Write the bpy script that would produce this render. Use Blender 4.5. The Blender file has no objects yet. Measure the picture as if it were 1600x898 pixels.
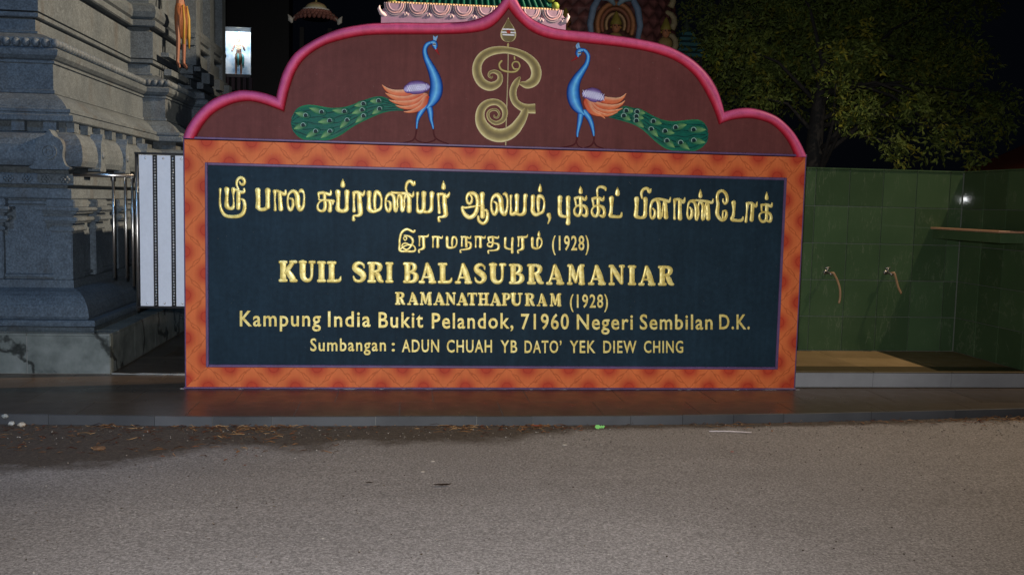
import bpy, bmesh, math, random
from mathutils import Vector, Matrix, noise
random.seed(7)
C = bpy.context.scene.collection
scene = bpy.context.scene

# ------------------------------------------------------------------ camera
cam = bpy.data.cameras.new('camera'); camo = bpy.data.objects.new('camera', cam); C.objects.link(camo)
fw = Vector((0.10751685, 0.99014405, -0.089749)); rt = Vector((0.99411704, -0.10587976, 0.0228206)); up = rt.cross(fw)
camo.matrix_world = Matrix(((rt.x, up.x, -fw.x, -0.63853), (rt.y, up.y, -fw.y, -6.4685), (rt.z, up.z, -fw.z, 1.2872), (0, 0, 0, 1)))
cam.sensor_width = 36; cam.lens = 33.75; cam.clip_start = .05; cam.clip_end = 600
scene.camera = camo
scene.view_settings.view_transform = 'Standard'; scene.view_settings.look = 'None'
scene.view_settings.exposure = 0.0; scene.view_settings.gamma = 1

# ------------------------------------------------------------------ night sky and lamps
w = bpy.data.worlds.new('World'); scene.world = w; w.use_nodes = True
bg = w.node_tree.nodes['Background']; bg.inputs[0].default_value = (.45, .6, 1, 1); bg.inputs[1].default_value = .0022

def lamp(name, kind, loc, target, energy, color, size=.1, spot=None):
    l = bpy.data.lights.new(name, kind); l.energy = energy; l.color = color
    if kind == 'AREA': l.size = size
    else: l.shadow_soft_size = size
    if spot: l.spot_size = math.radians(spot[0]); l.spot_blend = spot[1]
    o = bpy.data.objects.new(name, l); C.objects.link(o); o.location = loc
    o.rotation_euler = (Vector(target) - Vector(loc)).to_track_quat('-Z', 'Y').to_euler()
    return o
FLASH = lamp('camera_flash', 'SPOT', (-.70, -6.50, 1.48), (-.6, 0, .55), 1120, (.97, .98, 1.0), .03, (92, 1.0))
STREET = lamp('street_light', 'SPOT', (5.6, .12, 6.2), (1.2, .6, 0), 1000, (1, .79, .55), .06, (120, .5))
STREET2 = lamp('temple_light', 'SPOT', (5.6, 1.45, 6.25), (-3.6, 2.2, 2.6), 6800, (1, .70, .43), .06, (48, .7))
ROADLAMP = lamp('road_light', 'SPOT', (-3.6, -7.5, 7.0), (-3.4, .4, .9), 780, (.25, .55, 1.0), .25, (40, .8))

# ------------------------------------------------------------------ colour and material helpers
def lin(v): v /= 255; return v / 12.92 if v <= .04045 else ((v + .055) / 1.055) ** 2.4
def c(r, g, b): return (lin(r), lin(g), lin(b), 1)
def mix(a, b, t): return tuple(a[i] + (b[i] - a[i]) * t for i in range(4))

class M:
    def __init__(s, name, col=(.5, .5, .5, 1), rough=.6, metal=0, spec=None):
        s.m = bpy.data.materials.new(name); s.m.use_nodes = True; s.t = s.m.node_tree
        s.b = s.t.nodes['Principled BSDF']
        s.b.inputs['Base Color'].default_value = col; s.b.inputs['Roughness'].default_value = rough
        s.b.inputs['Metallic'].default_value = metal
        if spec is not None: s.b.inputs['Specular IOR Level'].default_value = spec
    def n(s, t, **k):
        x = s.t.nodes.new(t)
        for a, v in k.items(): setattr(x, a, v)
        return x
    def l(s, a, b): s.t.links.new(a, b)
    def coord(s, kind='Object', scale=(1, 1, 1)):
        tc = s.n('ShaderNodeTexCoord'); mp = s.n('ShaderNodeMapping'); mp.inputs['Scale'].default_value = scale
        s.l(tc.outputs[kind], mp.inputs[0]); return mp.outputs[0]
    def geo(s): return s.n('ShaderNodeNewGeometry').outputs['Position']
    def noise(s, vec, scale, detail=4, rough=.55):
        x = s.n('ShaderNodeTexNoise'); x.inputs['Scale'].default_value = scale; x.inputs['Detail'].default_value = detail
        x.inputs['Roughness'].default_value = rough
        if vec is not None: s.l(vec, x.inputs['Vector'])
        return x.outputs['Fac']
    def ramp(s, fac, stops):
        r = s.n('ShaderNodeValToRGB'); e = r.color_ramp.elements
        while len(e) < len(stops): e.new(.5)
        for i, (p, cc) in enumerate(stops): e[i].position = p; e[i].color = cc if len(cc) == 4 else (*cc, 1)
        s.l(fac, r.inputs[0]); return r.outputs[0]
    def math(s, op, a, b=None, c3=None):
        x = s.n('ShaderNodeMath', operation=op)
        for i, v in enumerate((a, b, c3)):
            if v is None: continue
            if isinstance(v, (int, float)): x.inputs[i].default_value = v
            else: s.l(v, x.inputs[i])
        return x.outputs[0]
    def mixc(s, fac, a, b, mode='MIX'):
        x = s.n('ShaderNodeMix', data_type='RGBA', blend_type=mode)
        for i, v in ((0, fac), (6, a), (7, b)):
            if isinstance(v, (int, float)): x.inputs[i].default_value = v
            elif isinstance(v, tuple): x.inputs[i].default_value = v
            else: s.l(v, x.inputs[i])
        return x.outputs[2]
    def base(s, v): s.l(v, s.b.inputs['Base Color'])
    def rough(s, v): s.l(v, s.b.inputs['Roughness'])
    def bump(s, h, strength=.3, dist=.01):
        x = s.n('ShaderNodeBump'); x.inputs['Strength'].default_value = strength; x.inputs['Distance'].default_value = dist
        s.l(h, x.inputs['Height']); s.l(x.outputs[0], s.b.inputs['Normal'])

def rr(s, lo, hi, vec, scale, det=3):
    s.rough(s.ramp(s.noise(vec, scale, det), [(.3, (lo,) * 3), (.7, (hi,) * 3)]))

def simple(name, col, rough=.6, metal=0, var=.18, scale=12, bump=.15, bscale=60, spec=None):
    s = M(name, col, rough, metal, spec); g = s.geo()
    d = tuple(x * (1 - var) for x in col[:3]) + (1,); u = tuple(min(1, x * (1 + var)) for x in col[:3]) + (1,)
    s.base(s.mixc(.5, s.ramp(s.noise(g, scale), [(.3, d), (.7, u)]), s.ramp(s.noise(g, scale * 9, 2), [(.3, d), (.7, u)])))
    if bump: s.bump(s.noise(g, bscale, 3), bump, .004)
    return s.m

# stone (granite of the temple)
def stone_mat(name, a, b_, stain=(.05, .035, .02, 1), k=1.0):
    s = M(name, a, .62, 0, .35); g = s.geo()
    f1 = s.ramp(s.noise(g, 2.2, 6), [(.35, a), (.65, b_)])
    sp = s.ramp(s.noise(g, 75, 3, .7), [(.36, (.68,) * 3), (.5, (.97,) * 3), (.66, (1.4,) * 3)])
    col = s.mixc(1, f1, sp, 'MULTIPLY')
    sx = s.n('ShaderNodeMapping'); sx.inputs['Scale'].default_value = (3, 3, .5); s.l(g, sx.inputs[0])
    st = s.ramp(s.noise(sx.outputs[0], 1.6, 5), [(.56, (0,) * 3), (.75, (.45,) * 3)])
    col = s.mixc(st, col, stain)
    cr = s.ramp(s.noise(g, 14, 5, .7), [(.40, (.88,) * 3), (.6, (1.1,) * 3)])
    s.base(s.mixc(1, col, cr, 'MULTIPLY'))
    s.bump(s.math('ADD', s.noise(g, 85, 4, .7), s.math('MULTIPLY', s.noise(g, 14, 4), 1.2)), .55, .006)
    return s.m
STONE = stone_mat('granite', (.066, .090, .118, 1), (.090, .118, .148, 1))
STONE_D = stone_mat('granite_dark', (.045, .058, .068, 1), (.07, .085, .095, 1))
def marble():
    s = M('grey_marble', (.2, .22, .21, 1), .22); g = s.geo()
    wob = s.n('ShaderNodeTexNoise'); wob.inputs['Scale'].default_value = 2.6; wob.inputs['Detail'].default_value = 5; s.l(g, wob.inputs['Vector'])
    v = s.n('ShaderNodeVectorMath', operation='MULTIPLY_ADD'); s.l(wob.outputs['Color'], v.inputs[0]); v.inputs[1].default_value = (.9, .9, .9); s.l(g, v.inputs[2])
    wv = s.n('ShaderNodeTexWave', wave_type='BANDS', bands_direction='DIAGONAL'); wv.inputs['Scale'].default_value = .95; wv.inputs['Distortion'].default_value = 3.5; wv.inputs['Detail'].default_value = 4
    s.l(v.outputs[0], wv.inputs['Vector'])
    vein = s.ramp(wv.outputs['Fac'], [(0, (.2,) * 3), (.07, (.9,) * 3), (1, (1,) * 3)])
    base = s.ramp(s.noise(g, 5, 8, .65), [(.3, (.10, .115, .11)), (.5, (.17, .19, .18)), (.72, (.25, .27, .26))])
    s.base(s.mixc(1, base, vein, 'MULTIPLY')); return s.m
MARBLE = marble()
GROUT = simple('grout', (.20, .20, .19, 1), .8)
DARKSHADE = simple('dark_render', (.02, .021, .022, 1), .9)

def road_mat():
    s = M('asphalt', (.2, .19, .17, 1), .85, 0, .3); g = s.geo()
    big = s.ramp(s.noise(g, .7, 5), [(.3, (.225, .208, .206)), (.7, (.272, .254, .252))])
    sp = s.ramp(s.noise(g, 95, 4, .8), [(.34, (.42,) * 3), (.5, (.95,) * 3), (.68, (1.75,) * 3)])
    col = s.mixc(1, big, sp, 'MULTIPLY')
    vo = s.n('ShaderNodeTexVoronoi'); vo.inputs['Scale'].default_value = 42; s.l(g, vo.inputs['Vector'])
    peb = s.ramp(vo.outputs['Distance'], [(0, (1,) * 3), (.13, (1,) * 3), (.19, (0,) * 3)])
    vc = s.math('GREATER_THAN', s.n('ShaderNodeSeparateColor').outputs[0], .8)
    sc = vc.node.inputs[0].links[0].from_node; s.l(vo.outputs['Color'], sc.inputs[0])
    col = s.mixc(s.math('MULTIPLY', peb, s.math('MULTIPLY', vc, .75)), col, (.5, .48, .45, 1))
    mp = s.n('ShaderNodeMapping'); mp.inputs['Scale'].default_value = (.45, 2.2, 1); s.l(g, mp.inputs[0])
    track = s.ramp(s.noise(mp.outputs[0], 1.6, 4), [(.35, (.95,) * 3), (.65, (1.05,) * 3)])
    col = s.mixc(1, col, track, 'MULTIPLY')
    at = s.n('ShaderNodeAttribute', attribute_name='dirt').outputs['Fac']
    dn = s.math('ADD', at, s.math('MULTIPLY', s.math('SUBTRACT', s.noise(g, 4.5, 8, .75), .5), 1.7))
    mask = s.ramp(dn, [(.28, (0,) * 3), (.82, (.88,) * 3)])
    soil = s.ramp(s.noise(g, 38, 5, .75), [(.3, (.030, .020, .014)), (.5, (.058, .042, .031)), (.66, (.095, .072, .054)), (.8, (.20, .15, .11))])
    s.base(s.mixc(mask, col, soil))
    s.bump(s.math('ADD', s.noise(g, 110, 3, .7), s.math('MULTIPLY', s.noise(g, 30, 3), .8)), .7, .006)
    return s.m
ROAD = road_mat()

def tile_mat(name, a, b_, r0, r1, sc=3.0, vein=None):
    s = M(name, a, r0, 0, .10 if vein else .32); g = s.geo()
    col = s.ramp(s.noise(g, sc, 5), [(.3, a), (.7, b_)])
    oi = s.n('ShaderNodeObjectInfo').outputs['Random']
    k = s.ramp(oi, [(0, (.82,) * 3), (1, (1.14,) * 3)])
    col = s.mixc(1, col, k, 'MULTIPLY')
    if vein:
        mp = s.n('ShaderNodeMapping'); mp.inputs['Rotation'].default_value = (0, .75, 0); mp.inputs['Scale'].default_value = (14, 4, 3.2); s.l(g, mp.inputs[0])
        nz = s.noise(mp.outputs[0], 1.5, 3, .6)
        d = s.math('ABSOLUTE', s.math('SUBTRACT', nz, .5))
        vm = s.ramp(d, [(0, (.6,) * 3), (.012, (.25,) * 3), (.03, (0,) * 3)])
        vm = s.math('MULTIPLY', vm, s.ramp(s.noise(g, 5, 2), [(.45, (0,) * 3), (.6, (1,) * 3)]))
        col = s.mixc(vm, col, vein)
    s.base(col); rr(s, r0, r1, g, 9); s.bump(s.noise(g, 4, 3), .03, .003)
    return s.m
FLOOR = tile_mat('dark_floor_tile', (.050, .038, .029, 1), (.062, .047, .036, 1), .27, .36, 6)
KERBT = tile_mat('slate_kerb_tile', (.055, .057, .062, 1), (.082, .084, .090, 1), .35, .5)
GREEN = tile_mat('green_wall_tile', (.048, .086, .040, 1), (.062, .105, .050, 1), .03, .05, 2.5, (.13, .16, .10, 1))
BROWNT = tile_mat('tan_floor_tile', (.19, .13, .06, 1), (.26, .18, .09, 1), .4, .6)
NOSE = tile_mat('brown_nosing_tile', (.062, .043, .02, 1), (.08, .056, .026, 1), .35, .5)
GREYT = tile_mat('grey_riser_tile', (.24, .24, .25, 1), (.32, .32, .33, 1), .4, .55)
STEEL = simple('stainless_steel', (.58, .56, .53, 1), .34, 1, .1, 8, .05)
DULLCH = simple('dull_tap_metal', (.30, .29, .28, 1), .45, 1, .1, 8, 0)
CHROME = simple('chrome', (.85, .85, .85, 1), .28, 1, .02, 8, 0)
WHITE = simple('white_gate_paint', (.68, .71, .78, 1), .45, 0, .06, 5, .05)
DARKM = simple('dark_metal', (.02, .02, .022, 1), .4, .5)
RUBBER = simple('tan_rubber_hose', (.34, .20, .10, 1), .5)
BARK = simple('bark', (.016, .016, .017, 1), .9, 0, .5, 9, .8, 25)

def gold_mat():
    s = M('gold_leaf', (.80, .62, .24, 1), .42, .2); g = s.geo()
    s.base(s.ramp(s.noise(g, 26, 5, .65), [(.3, (.58, .41, .08)), (.5, (.82, .65, .19)), (.7, (1.0, .87, .38))]))
    s.rough(s.ramp(s.noise(g, 40, 3), [(.3, (.30,) * 3), (.7, (.55,) * 3)]))
    s.bump(s.noise(g, 34, 3, .55), .16, .005)
    return s.m
GOLD = gold_mat()
NAVY = simple('navy_paint', (.0125, .028, .043, 1), .6, 0, .22, 3.5, .10, 120, .08)
MAROON = simple('maroon_paint', (.125, .038, .035, 1), .6, 0, .12, 3, .10, 140, .10)
PURPLE = simple('purple_paint', (.115, .06, .15, 1), .5, 0, .2, 20)
def worn(mat, amt):
    # old brush work: broad patches, faint vertical streaks and scattered rubbed specks
    t = mat.node_tree; b = t.nodes['Principled BSDF']; src = b.inputs['Base Color'].links[0].from_socket
    g = t.nodes.new('ShaderNodeNewGeometry').outputs['Position']
    def nz(scale, sc, det, stops):
        mp = t.nodes.new('ShaderNodeMapping'); mp.inputs['Scale'].default_value = scale; t.links.new(g, mp.inputs[0])
        n = t.nodes.new('ShaderNodeTexNoise'); n.inputs['Scale'].default_value = sc; n.inputs['Detail'].default_value = det; n.inputs['Roughness'].default_value = .7; t.links.new(mp.outputs[0], n.inputs['Vector'])
        r = t.nodes.new('ShaderNodeValToRGB'); e = r.color_ramp.elements; e[0].position, e[1].position = stops[0][0], stops[1][0]
        e[0].color = (*[stops[0][1]] * 3, 1); e[1].color = (*[stops[1][1]] * 3, 1); t.links.new(n.outputs['Fac'], r.inputs[0]); return r.outputs[0]
    for k, m_ in enumerate((nz((1, 1, 1), 1.1, 6, ((.3, 1 - amt), (.7, 1 + amt))), nz((9, 1, .6), 2.2, 4, ((.35, 1 - amt * .6), (.7, 1 + amt * .6))))):
        x = t.nodes.new('ShaderNodeMix'); x.data_type = 'RGBA'; x.blend_type = 'MULTIPLY'; x.inputs[0].default_value = 1; t.links.new(src, x.inputs[6]); t.links.new(m_, x.inputs[7]); src = x.outputs[2]
    sp = nz((1, 1, 1), 55, 3, ((.70, 0), (.76, .35))); x = t.nodes.new('ShaderNodeMix'); x.data_type = 'RGBA'; t.links.new(sp, x.inputs[0]); t.links.new(src, x.inputs[6]); x.inputs[7].default_value = (.25, .22, .2, 1)
    t.links.new(x.outputs[2], b.inputs['Base Color'])
worn(NAVY, .20); worn(MAROON, .16); worn(PURPLE, .2)
def paint_mat(name='painted_relief', rough=.5):
    s = M(name, (.5, .5, .5, 1), rough, 0, .15); g = s.geo()
    at = s.n('ShaderNodeAttribute', attribute_name='Col').outputs['Color']
    s.base(s.mixc(1, at, s.ramp(s.noise(g, 22, 4), [(.3, (.86,) * 3), (.7, (1.12,) * 3)]), 'MULTIPLY'))
    s.bump(s.noise(g, 120, 3), .08, .003)
    return s.m
PAINT = paint_mat(); RIM = paint_mat('arch_rim_paint'); worn(RIM, .12)
def border_mat():
    # repeating stencil on the orange frame: U runs along the strip (one unit per repeat), V across it
    s = M('orange_stencil_paint', (.6, .2, .06, 1), .5, 0, .12); g = s.geo()
    uv = s.n('ShaderNodeUVMap').outputs[0]; sep = s.n('ShaderNodeSeparateXYZ'); s.l(uv, sep.inputs[0]); U, V = sep.outputs[0], sep.outputs[1]
    nz = s.math('MULTIPLY', s.math('SUBTRACT', s.noise(g, 26, 3, .6), .5), .16)
    def blob(uo, v0):
        du = s.math('SUBTRACT', s.math('FRACT', s.math('ADD', U, .5 - uo)), .5)
        du = s.math('MULTIPLY', du, 1.95); dv = s.math('SUBTRACT', V, v0)
        return s.math('SQRT', s.math('ADD', s.math('MULTIPLY', du, du), s.math('MULTIPLY', dv, dv)))
    d = s.math('MINIMUM', blob(0, .97), blob(.5, .03))
    dd = s.math('ADD', d, s.math('MULTIPLY', nz, .5))
    col = s.ramp(dd, [(0, c(184, 70, 46)), (.19, c(184, 68, 44)), (.215, c(164, 52, 36)), (.25, c(184, 72, 46)), (.55, c(208, 106, 60)), (1, c(214, 116, 68))])
    # zigzag vine
    fr = s.math('FRACT', s.math('ADD', U, .5)); tri = s.math('ABSOLUTE', s.math('MULTIPLY', s.math('SUBTRACT', fr, .5), 2))
    vd = s.math('SUBTRACT', V, tri)
    vd = s.math('ADD', vd, s.math('MULTIPLY', nz, 2.2))
    hw = s.math('MULTIPLY', s.ramp(s.math('FRACT', s.math('MULTIPLY', U, 2)), [(.25, (0,) * 3), (.45, (1,) * 3), (.55, (1,) * 3), (.75, (0,) * 3)]), .10)
    line = s.math('ABSOLUTE', s.math('SUBTRACT', s.math('ABSOLUTE', vd), hw))
    lm = s.ramp(line, [(0, (.55,) * 3), (.02, (.42,) * 3), (.05, (0,) * 3)])
    s.base(s.mixc(lm, col, c(150, 62, 30))); s.bump(s.noise(g, 90, 3), .06, .003)
    return s.m
BORDER = border_mat(); worn(BORDER, .12)
def leaf_mat(name, a, b_):
    s = M(name, a, .6, 0, .2); g = s.geo()
    s.base(s.ramp(s.noise(g, 3.5, 4), [(.3, a), (.7, b_)]))
    at = s.n('ShaderNodeAttribute', attribute_name='Col').outputs['Color']
    s.l(s.mixc(1, s.b.inputs['Base Color'].links[0].from_socket, at, 'MULTIPLY'), s.b.inputs['Base Color'])
    return s.m
LEAF = leaf_mat('tree_leaf', (.056, .092, .020, 1), (.112, .145, .032, 1))
LEAFD = leaf_mat('dark_tree_leaf', (.060, .088, .024, 1), (.10, .125, .032, 1))

# ------------------------------------------------------------------ object helpers
def link(name, me, mat, parent=None, **props):
    o = bpy.data.objects.new(name, me); C.objects.link(o)
    if mat and not me.materials: me.materials.append(mat)
    if parent: o.parent = parent
    for k, v in props.items(): o[k] = v
    return o
def empty(name, label, cat, loc=(0, 0, 0), group=None):
    o = bpy.data.objects.new(name, None); C.objects.link(o); o.location = loc; o.empty_display_size = .1
    o['label'] = label; o['category'] = cat
    if group: o['group'] = group
    return o
def tag(o, label, cat, group=None):
    o['label'] = label; o['category'] = cat
    if group: o['group'] = group
    return o
class MB:
    def __init__(s): s.v = []; s.f = []; s.c = []; s.uv = []
    def add(s, v, f, col=None):
        n = len(s.v); s.v += [tuple(x) for x in v]; s.f += [tuple(i + n for i in q) for q in f]
        if col is None: col = [(1, 1, 1, 1)] * len(v)
        elif isinstance(col[0], (int, float)): col = [col] * len(v)
        s.c += list(col)
    def box(s, x0, x1, y0, y1, z0, z1, col=None):
        v = [(x, y, z) for x in (x0, x1) for y in (y0, y1) for z in (z0, z1)]
        s.add(v, [(0, 1, 3, 2), (4, 6, 7, 5), (0, 4, 5, 1), (2, 3, 7, 6), (0, 2, 6, 4), (1, 5, 7, 3)], col)
    def tube(s, pts, rad, n=8, col=None, closed_ends=True):
        pts = [Vector(p) for p in pts]; rads = rad if isinstance(rad, (list, tuple)) else [rad] * len(pts)
        vs = []; fs = []; T0 = None; N = None
        for i, p in enumerate(pts):
            T = (pts[min(i + 1, len(pts) - 1)] - pts[max(i - 1, 0)]).normalized()
            if N is None: N = T.orthogonal().normalized()
            else: N = (N - T * N.dot(T)).normalized()
            B = T.cross(N)
            for k in range(n):
                a = 2 * math.pi * k / n; vs.append(p + (N * math.cos(a) + B * math.sin(a)) * rads[i])
        for i in range(len(pts) - 1):
            for k in range(n):
                fs.append((i * n + k, i * n + (k + 1) % n, (i + 1) * n + (k + 1) % n, (i + 1) * n + k))
        if closed_ends: fs.append(tuple(range(n))[::-1]); fs.append(tuple((len(pts) - 1) * n + k for k in range(n)))
        s.add(vs, fs, col)
    def lathe(s, prof, cx, cy, z0=0, n=20, col=None, sx=1, sy=1, a0=0, a1=2 * math.pi):
        vs = []; cc = []; full = abs(a1 - a0 - 2 * math.pi) < 1e-6; m = n if full else n + 1
        for j, q in enumerate(prof):
            for k in range(m):
                a = a0 + (a1 - a0) * k / n; vs.append((cx + q[0] * sx * math.cos(a), cy + q[0] * sy * math.sin(a), z0 + q[1]))
                cc.append(q[2] if len(q) > 2 else (col or (1, 1, 1, 1)))
        fs = []
        for j in range(len(prof) - 1):
            for k in range(n if full else n):
                k2 = (k + 1) % m
                fs.append((j * m + k, j * m + k2, (j + 1) * m + k2, (j + 1) * m + k))
        s.add(vs, fs, cc)
    def ball(s, p, r, col=None, n=10, m=7, sc=(1, 1, 1)):
        prof = [(max(1e-4, math.sin(math.pi * j / m)), -math.cos(math.pi * j / m)) for j in range(m + 1)]
        vs = [(p[0] + r * sc[0] * q[0] * math.cos(2 * math.pi * k / n), p[1] + r * sc[1] * q[0] * math.sin(2 * math.pi * k / n), p[2] + r * sc[2] * q[1]) for q in prof for k in range(n)]
        fs = [(j * n + k, j * n + (k + 1) % n, (j + 1) * n + (k + 1) % n, (j + 1) * n + k) for j in range(m) for k in range(n)]
        s.add(vs, fs, col)
    def mesh(s, name='mesh', smooth=False):
        me = bpy.data.meshes.new(name); me.from_pydata(s.v, [], s.f); me.validate()
        ca = me.color_attributes.new('Col', 'FLOAT_COLOR', 'POINT')
        if len(s.c) == len(me.vertices): ca.data.foreach_set('color', [x for q in s.c for x in q])
        if smooth: me.polygons.foreach_set('use_smooth', [True] * len(me.polygons))
        me.update(); return me
    def build(s, name, mat, parent=None, smooth=False, **p): return link(name, s.mesh(name, smooth), mat, parent, **p)
def boxo(name, mat, parent, *b, bev=0, **p):
    m = MB(); m.box(*b); me = m.mesh(name)
    if bev:
        bm = bmesh.new(); bm.from_mesh(me); bmesh.ops.bevel(bm, geom=list(bm.edges), offset=bev, segments=1, affect='EDGES'); bm.to_mesh(me); bm.free()
    return link(name, me, mat, parent, **p)
def cr(pts, sub=4, closed=False):
    n = len(pts); out = []
    g = (lambda i: pts[i % n]) if closed else (lambda i: pts[max(0, min(n - 1, i))])
    for i in range(n if closed else n - 1):
        a, b, d, e = g(i - 1), g(i), g(i + 1), g(i + 2)
        for k in range(sub):
            t = k / sub
            out.append(tuple(.5 * (2 * b[j] + (d[j] - a[j]) * t + (2 * a[j] - 5 * b[j] + 4 * d[j] - e[j]) * t * t + (3 * b[j] - a[j] - 3 * d[j] + e[j]) * t ** 3) for j in range(len(b))))
    if not closed: out.append(tuple(pts[-1]))
    return out

# ------------------------------------------------------------------ drawing sheet of the sign face: tracing units -> metres on the wall (x, z)
H = (0.00403334909, 8.89027394e-05, -3.20772042, 7.03051997e-06, -0.00407099734, 2.46837615, -6.57196654e-05, -5.69025158e-05)
def P(u, v):
    d = H[6] * u + H[7] * v + 1
    return ((H[0] * u + H[1] * v + H[2]) / d, (H[3] * u + H[4] * v + H[5]) / d)
SC = 4.2 / 965
class Sheet:
    def __init__(s, x0, y0, k): s.x0, s.y0, s.k = x0, y0, k
    def __call__(s, u, v): return P(s.x0 + u / s.k, s.y0 + v / s.k)
    def pts(s, l): return [(*s(q[0], q[1]), q[2] * SC / s.k) for q in l]
HP = [(-1.05, -.35), (-1.0, .80), (-.86, .98), (0, 1.02), (.86, .98), (1.0, .80), (1.05, -.35)]
def ribbon(mb, pts, H_=.006, y=0, colf=None, prof=HP, sub=4, caps=True):
    """pts: (x, z, half width) on the face; a raised bead following them. colf(t across -1..1, s along 0..1)"""
    q = cr(pts, sub) if sub > 1 else list(pts); n = len(q)
    q = [(a, b, max(r, 1e-4)) for a, b, r in q]
    if caps:
        def cap(a, b):
            dx, dz = a[0] - b[0], a[1] - b[1]; L = math.hypot(dx, dz) or 1; dx /= L; dz /= L
            return [(a[0] + dx * a[2] * math.sin(t), a[1] + dz * a[2] * math.sin(t), max(a[2] * math.cos(t), 1e-5)) for t in (.5, 1.0, 1.35, 1.57)]
        q = cap(q[0], q[1])[::-1] + q + cap(q[-1], q[-2])
    n = len(q); vs = []; cs = []; m = len(prof)
    rm = max(x[2] for x in q)
    for i, (x, z, r) in enumerate(q):
        a = q[max(0, i - 1)]; b = q[min(n - 1, i + 1)]; tx, tz = b[0] - a[0], b[1] - a[1]; L = math.hypot(tx, tz) or 1; nx, nz = -tz / L, tx / L
        hk = min(1, (r / rm) * 2.2) if r < rm * .45 else 1
        for t, h in prof:
            vs.append((x + nx * t * r, y - h * H_ * (hk if h > 0 else 1), z + nz * t * r))
            cs.append(colf(t, i / (n - 1)) if colf else (1, 1, 1, 1))
    fs = [(i * m + k, i * m + k + 1, (i + 1) * m + k + 1, (i + 1) * m + k) for i in range(n - 1) for k in range(m - 1)]
    mb.add(vs, fs, cs)
def resample(p, n):
    L = [0]
    for a, b in zip(p, p[1:]): L.append(L[-1] + math.hypot(b[0] - a[0], b[1] - a[1]))
    out = []; j = 0
    for i in range(n):
        t = L[-1] * i / (n - 1)
        while j < len(L) - 2 and L[j + 1] < t: j += 1
        f = (t - L[j]) / max(1e-9, L[j + 1] - L[j]); f = min(1, max(0, f))
        out.append((p[j][0] + (p[j + 1][0] - p[j][0]) * f, p[j][1] + (p[j + 1][1] - p[j][1]) * f))
    return out
def loft(mb, A, B, prof, y=0, colf=None, n=40, sub=4):
    A = resample(cr(A, sub), n); B = resample(cr(B, sub), n); m = len(prof); vs = []; cs = []
    for i in range(n):
        for t, h in prof:
            k = (t + 1) / 2
            vs.append((A[i][0] + (B[i][0] - A[i][0]) * k, y - h, A[i][1] + (B[i][1] - A[i][1]) * k)); cs.append(colf(t, i / (n - 1)) if colf else (1, 1, 1, 1))
    fs = [(i * m + k, i * m + k + 1, (i + 1) * m + k + 1, (i + 1) * m + k) for i in range(n - 1) for k in range(m - 1)]
    mb.add(vs, fs, cs)
def slab(mb, pts, y0, y1, col=None):
    n = len(pts); vs = [(x, y0, z) for x, z in pts] + [(x, y1, z) for x, z in pts]
    mb.add(vs, [tuple(range(n))] + [tuple(range(2 * n - 1, n - 1, -1))] + [(i, (i + n), (i + 1) % n + n, (i + 1) % n) for i in range(n)], col)

# ================================================================== THE SETTING: road, kerb, tiled walk
def kerb_y(x):
    K = [(-9, -.56), (-2.96, -.765), (-2.69, -.78), (-1.7, -.832), (0, -.832), (.78, -.822), (1.82, -.768), (3.42, -.617), (9, -.05)]
    for a, b in zip(K, K[1:]):
        if a[0] <= x <= b[0]:
            return a[1] + (b[1] - a[1]) * (x - a[0]) / (b[0] - a[0])
    return K[0][1] if x < -9 else K[-1][1]
RZ = -.056
def build_road():
    xs = [-120, -40, -15, -8] + [-6 + i * .08 for i in range(151)] + [8, 15, 40, 120]
    ys = [-120, -40, -15, -8] + [-5 + i * .05 for i in range(93)] + [3, 12, 40, 120, 300]
    D = [(-6, -2.1), (-2.56, -1.78), (-2.2, -1.64), (-1.89, -1.50), (-1.6, -1.36), (-1.27, -1.30), (-.76, -1.28), (-.23, -1.24), (-.05, -1.17), (.35, -1.00), (.76, -.88), (1.8, -.82), (6, -.45)]
    # the road is seen at z = RZ; the worn edge of the soil follows these points
    def edge(x):
        for a, b in zip(D, D[1:]):
            if a[0] <= x <= b[0]: return a[1] + (b[1] - a[1]) * (x - a[0]) / (b[0] - a[0])
        return -2.0 if x < 0 else -.6
    vs = []; at = []
    for yv in ys:
        for xv in xs:
            inn = abs(xv) < 7 and -5 <= yv < -.4
            z = RZ + (.004 * noise.noise(Vector((xv * 1.3, yv * 1.3, 0))) if inn else 0)
            if yv > -.4: z = RZ - .002
            e = edge(xv) + .10 * noise.noise(Vector((xv * 2.1, 3, 0)))
            t = (yv - e) / .36 + .5
            k = kerb_y(xv) - .0
            if -2.6 < yv < 0: t = max(t, (yv - (k - .13)) / .1 + .2)
            vs.append((xv, yv, z)); at.append(max(0, min(1, t)) if abs(xv) < 9 else 0)
    nx = len(xs); fs = [(j * nx + i, j * nx + i + 1, (j + 1) * nx + i + 1, (j + 1) * nx + i) for j in range(len(ys) - 1) for i in range(nx - 1)]
    me = bpy.data.meshes.new('road'); me.from_pydata(vs, [], fs)
    a = me.attributes.new('dirt', 'FLOAT', 'POINT'); a.data.foreach_set('value', at)
    link('road', me, ROAD, kind='structure')
build_road()

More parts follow.
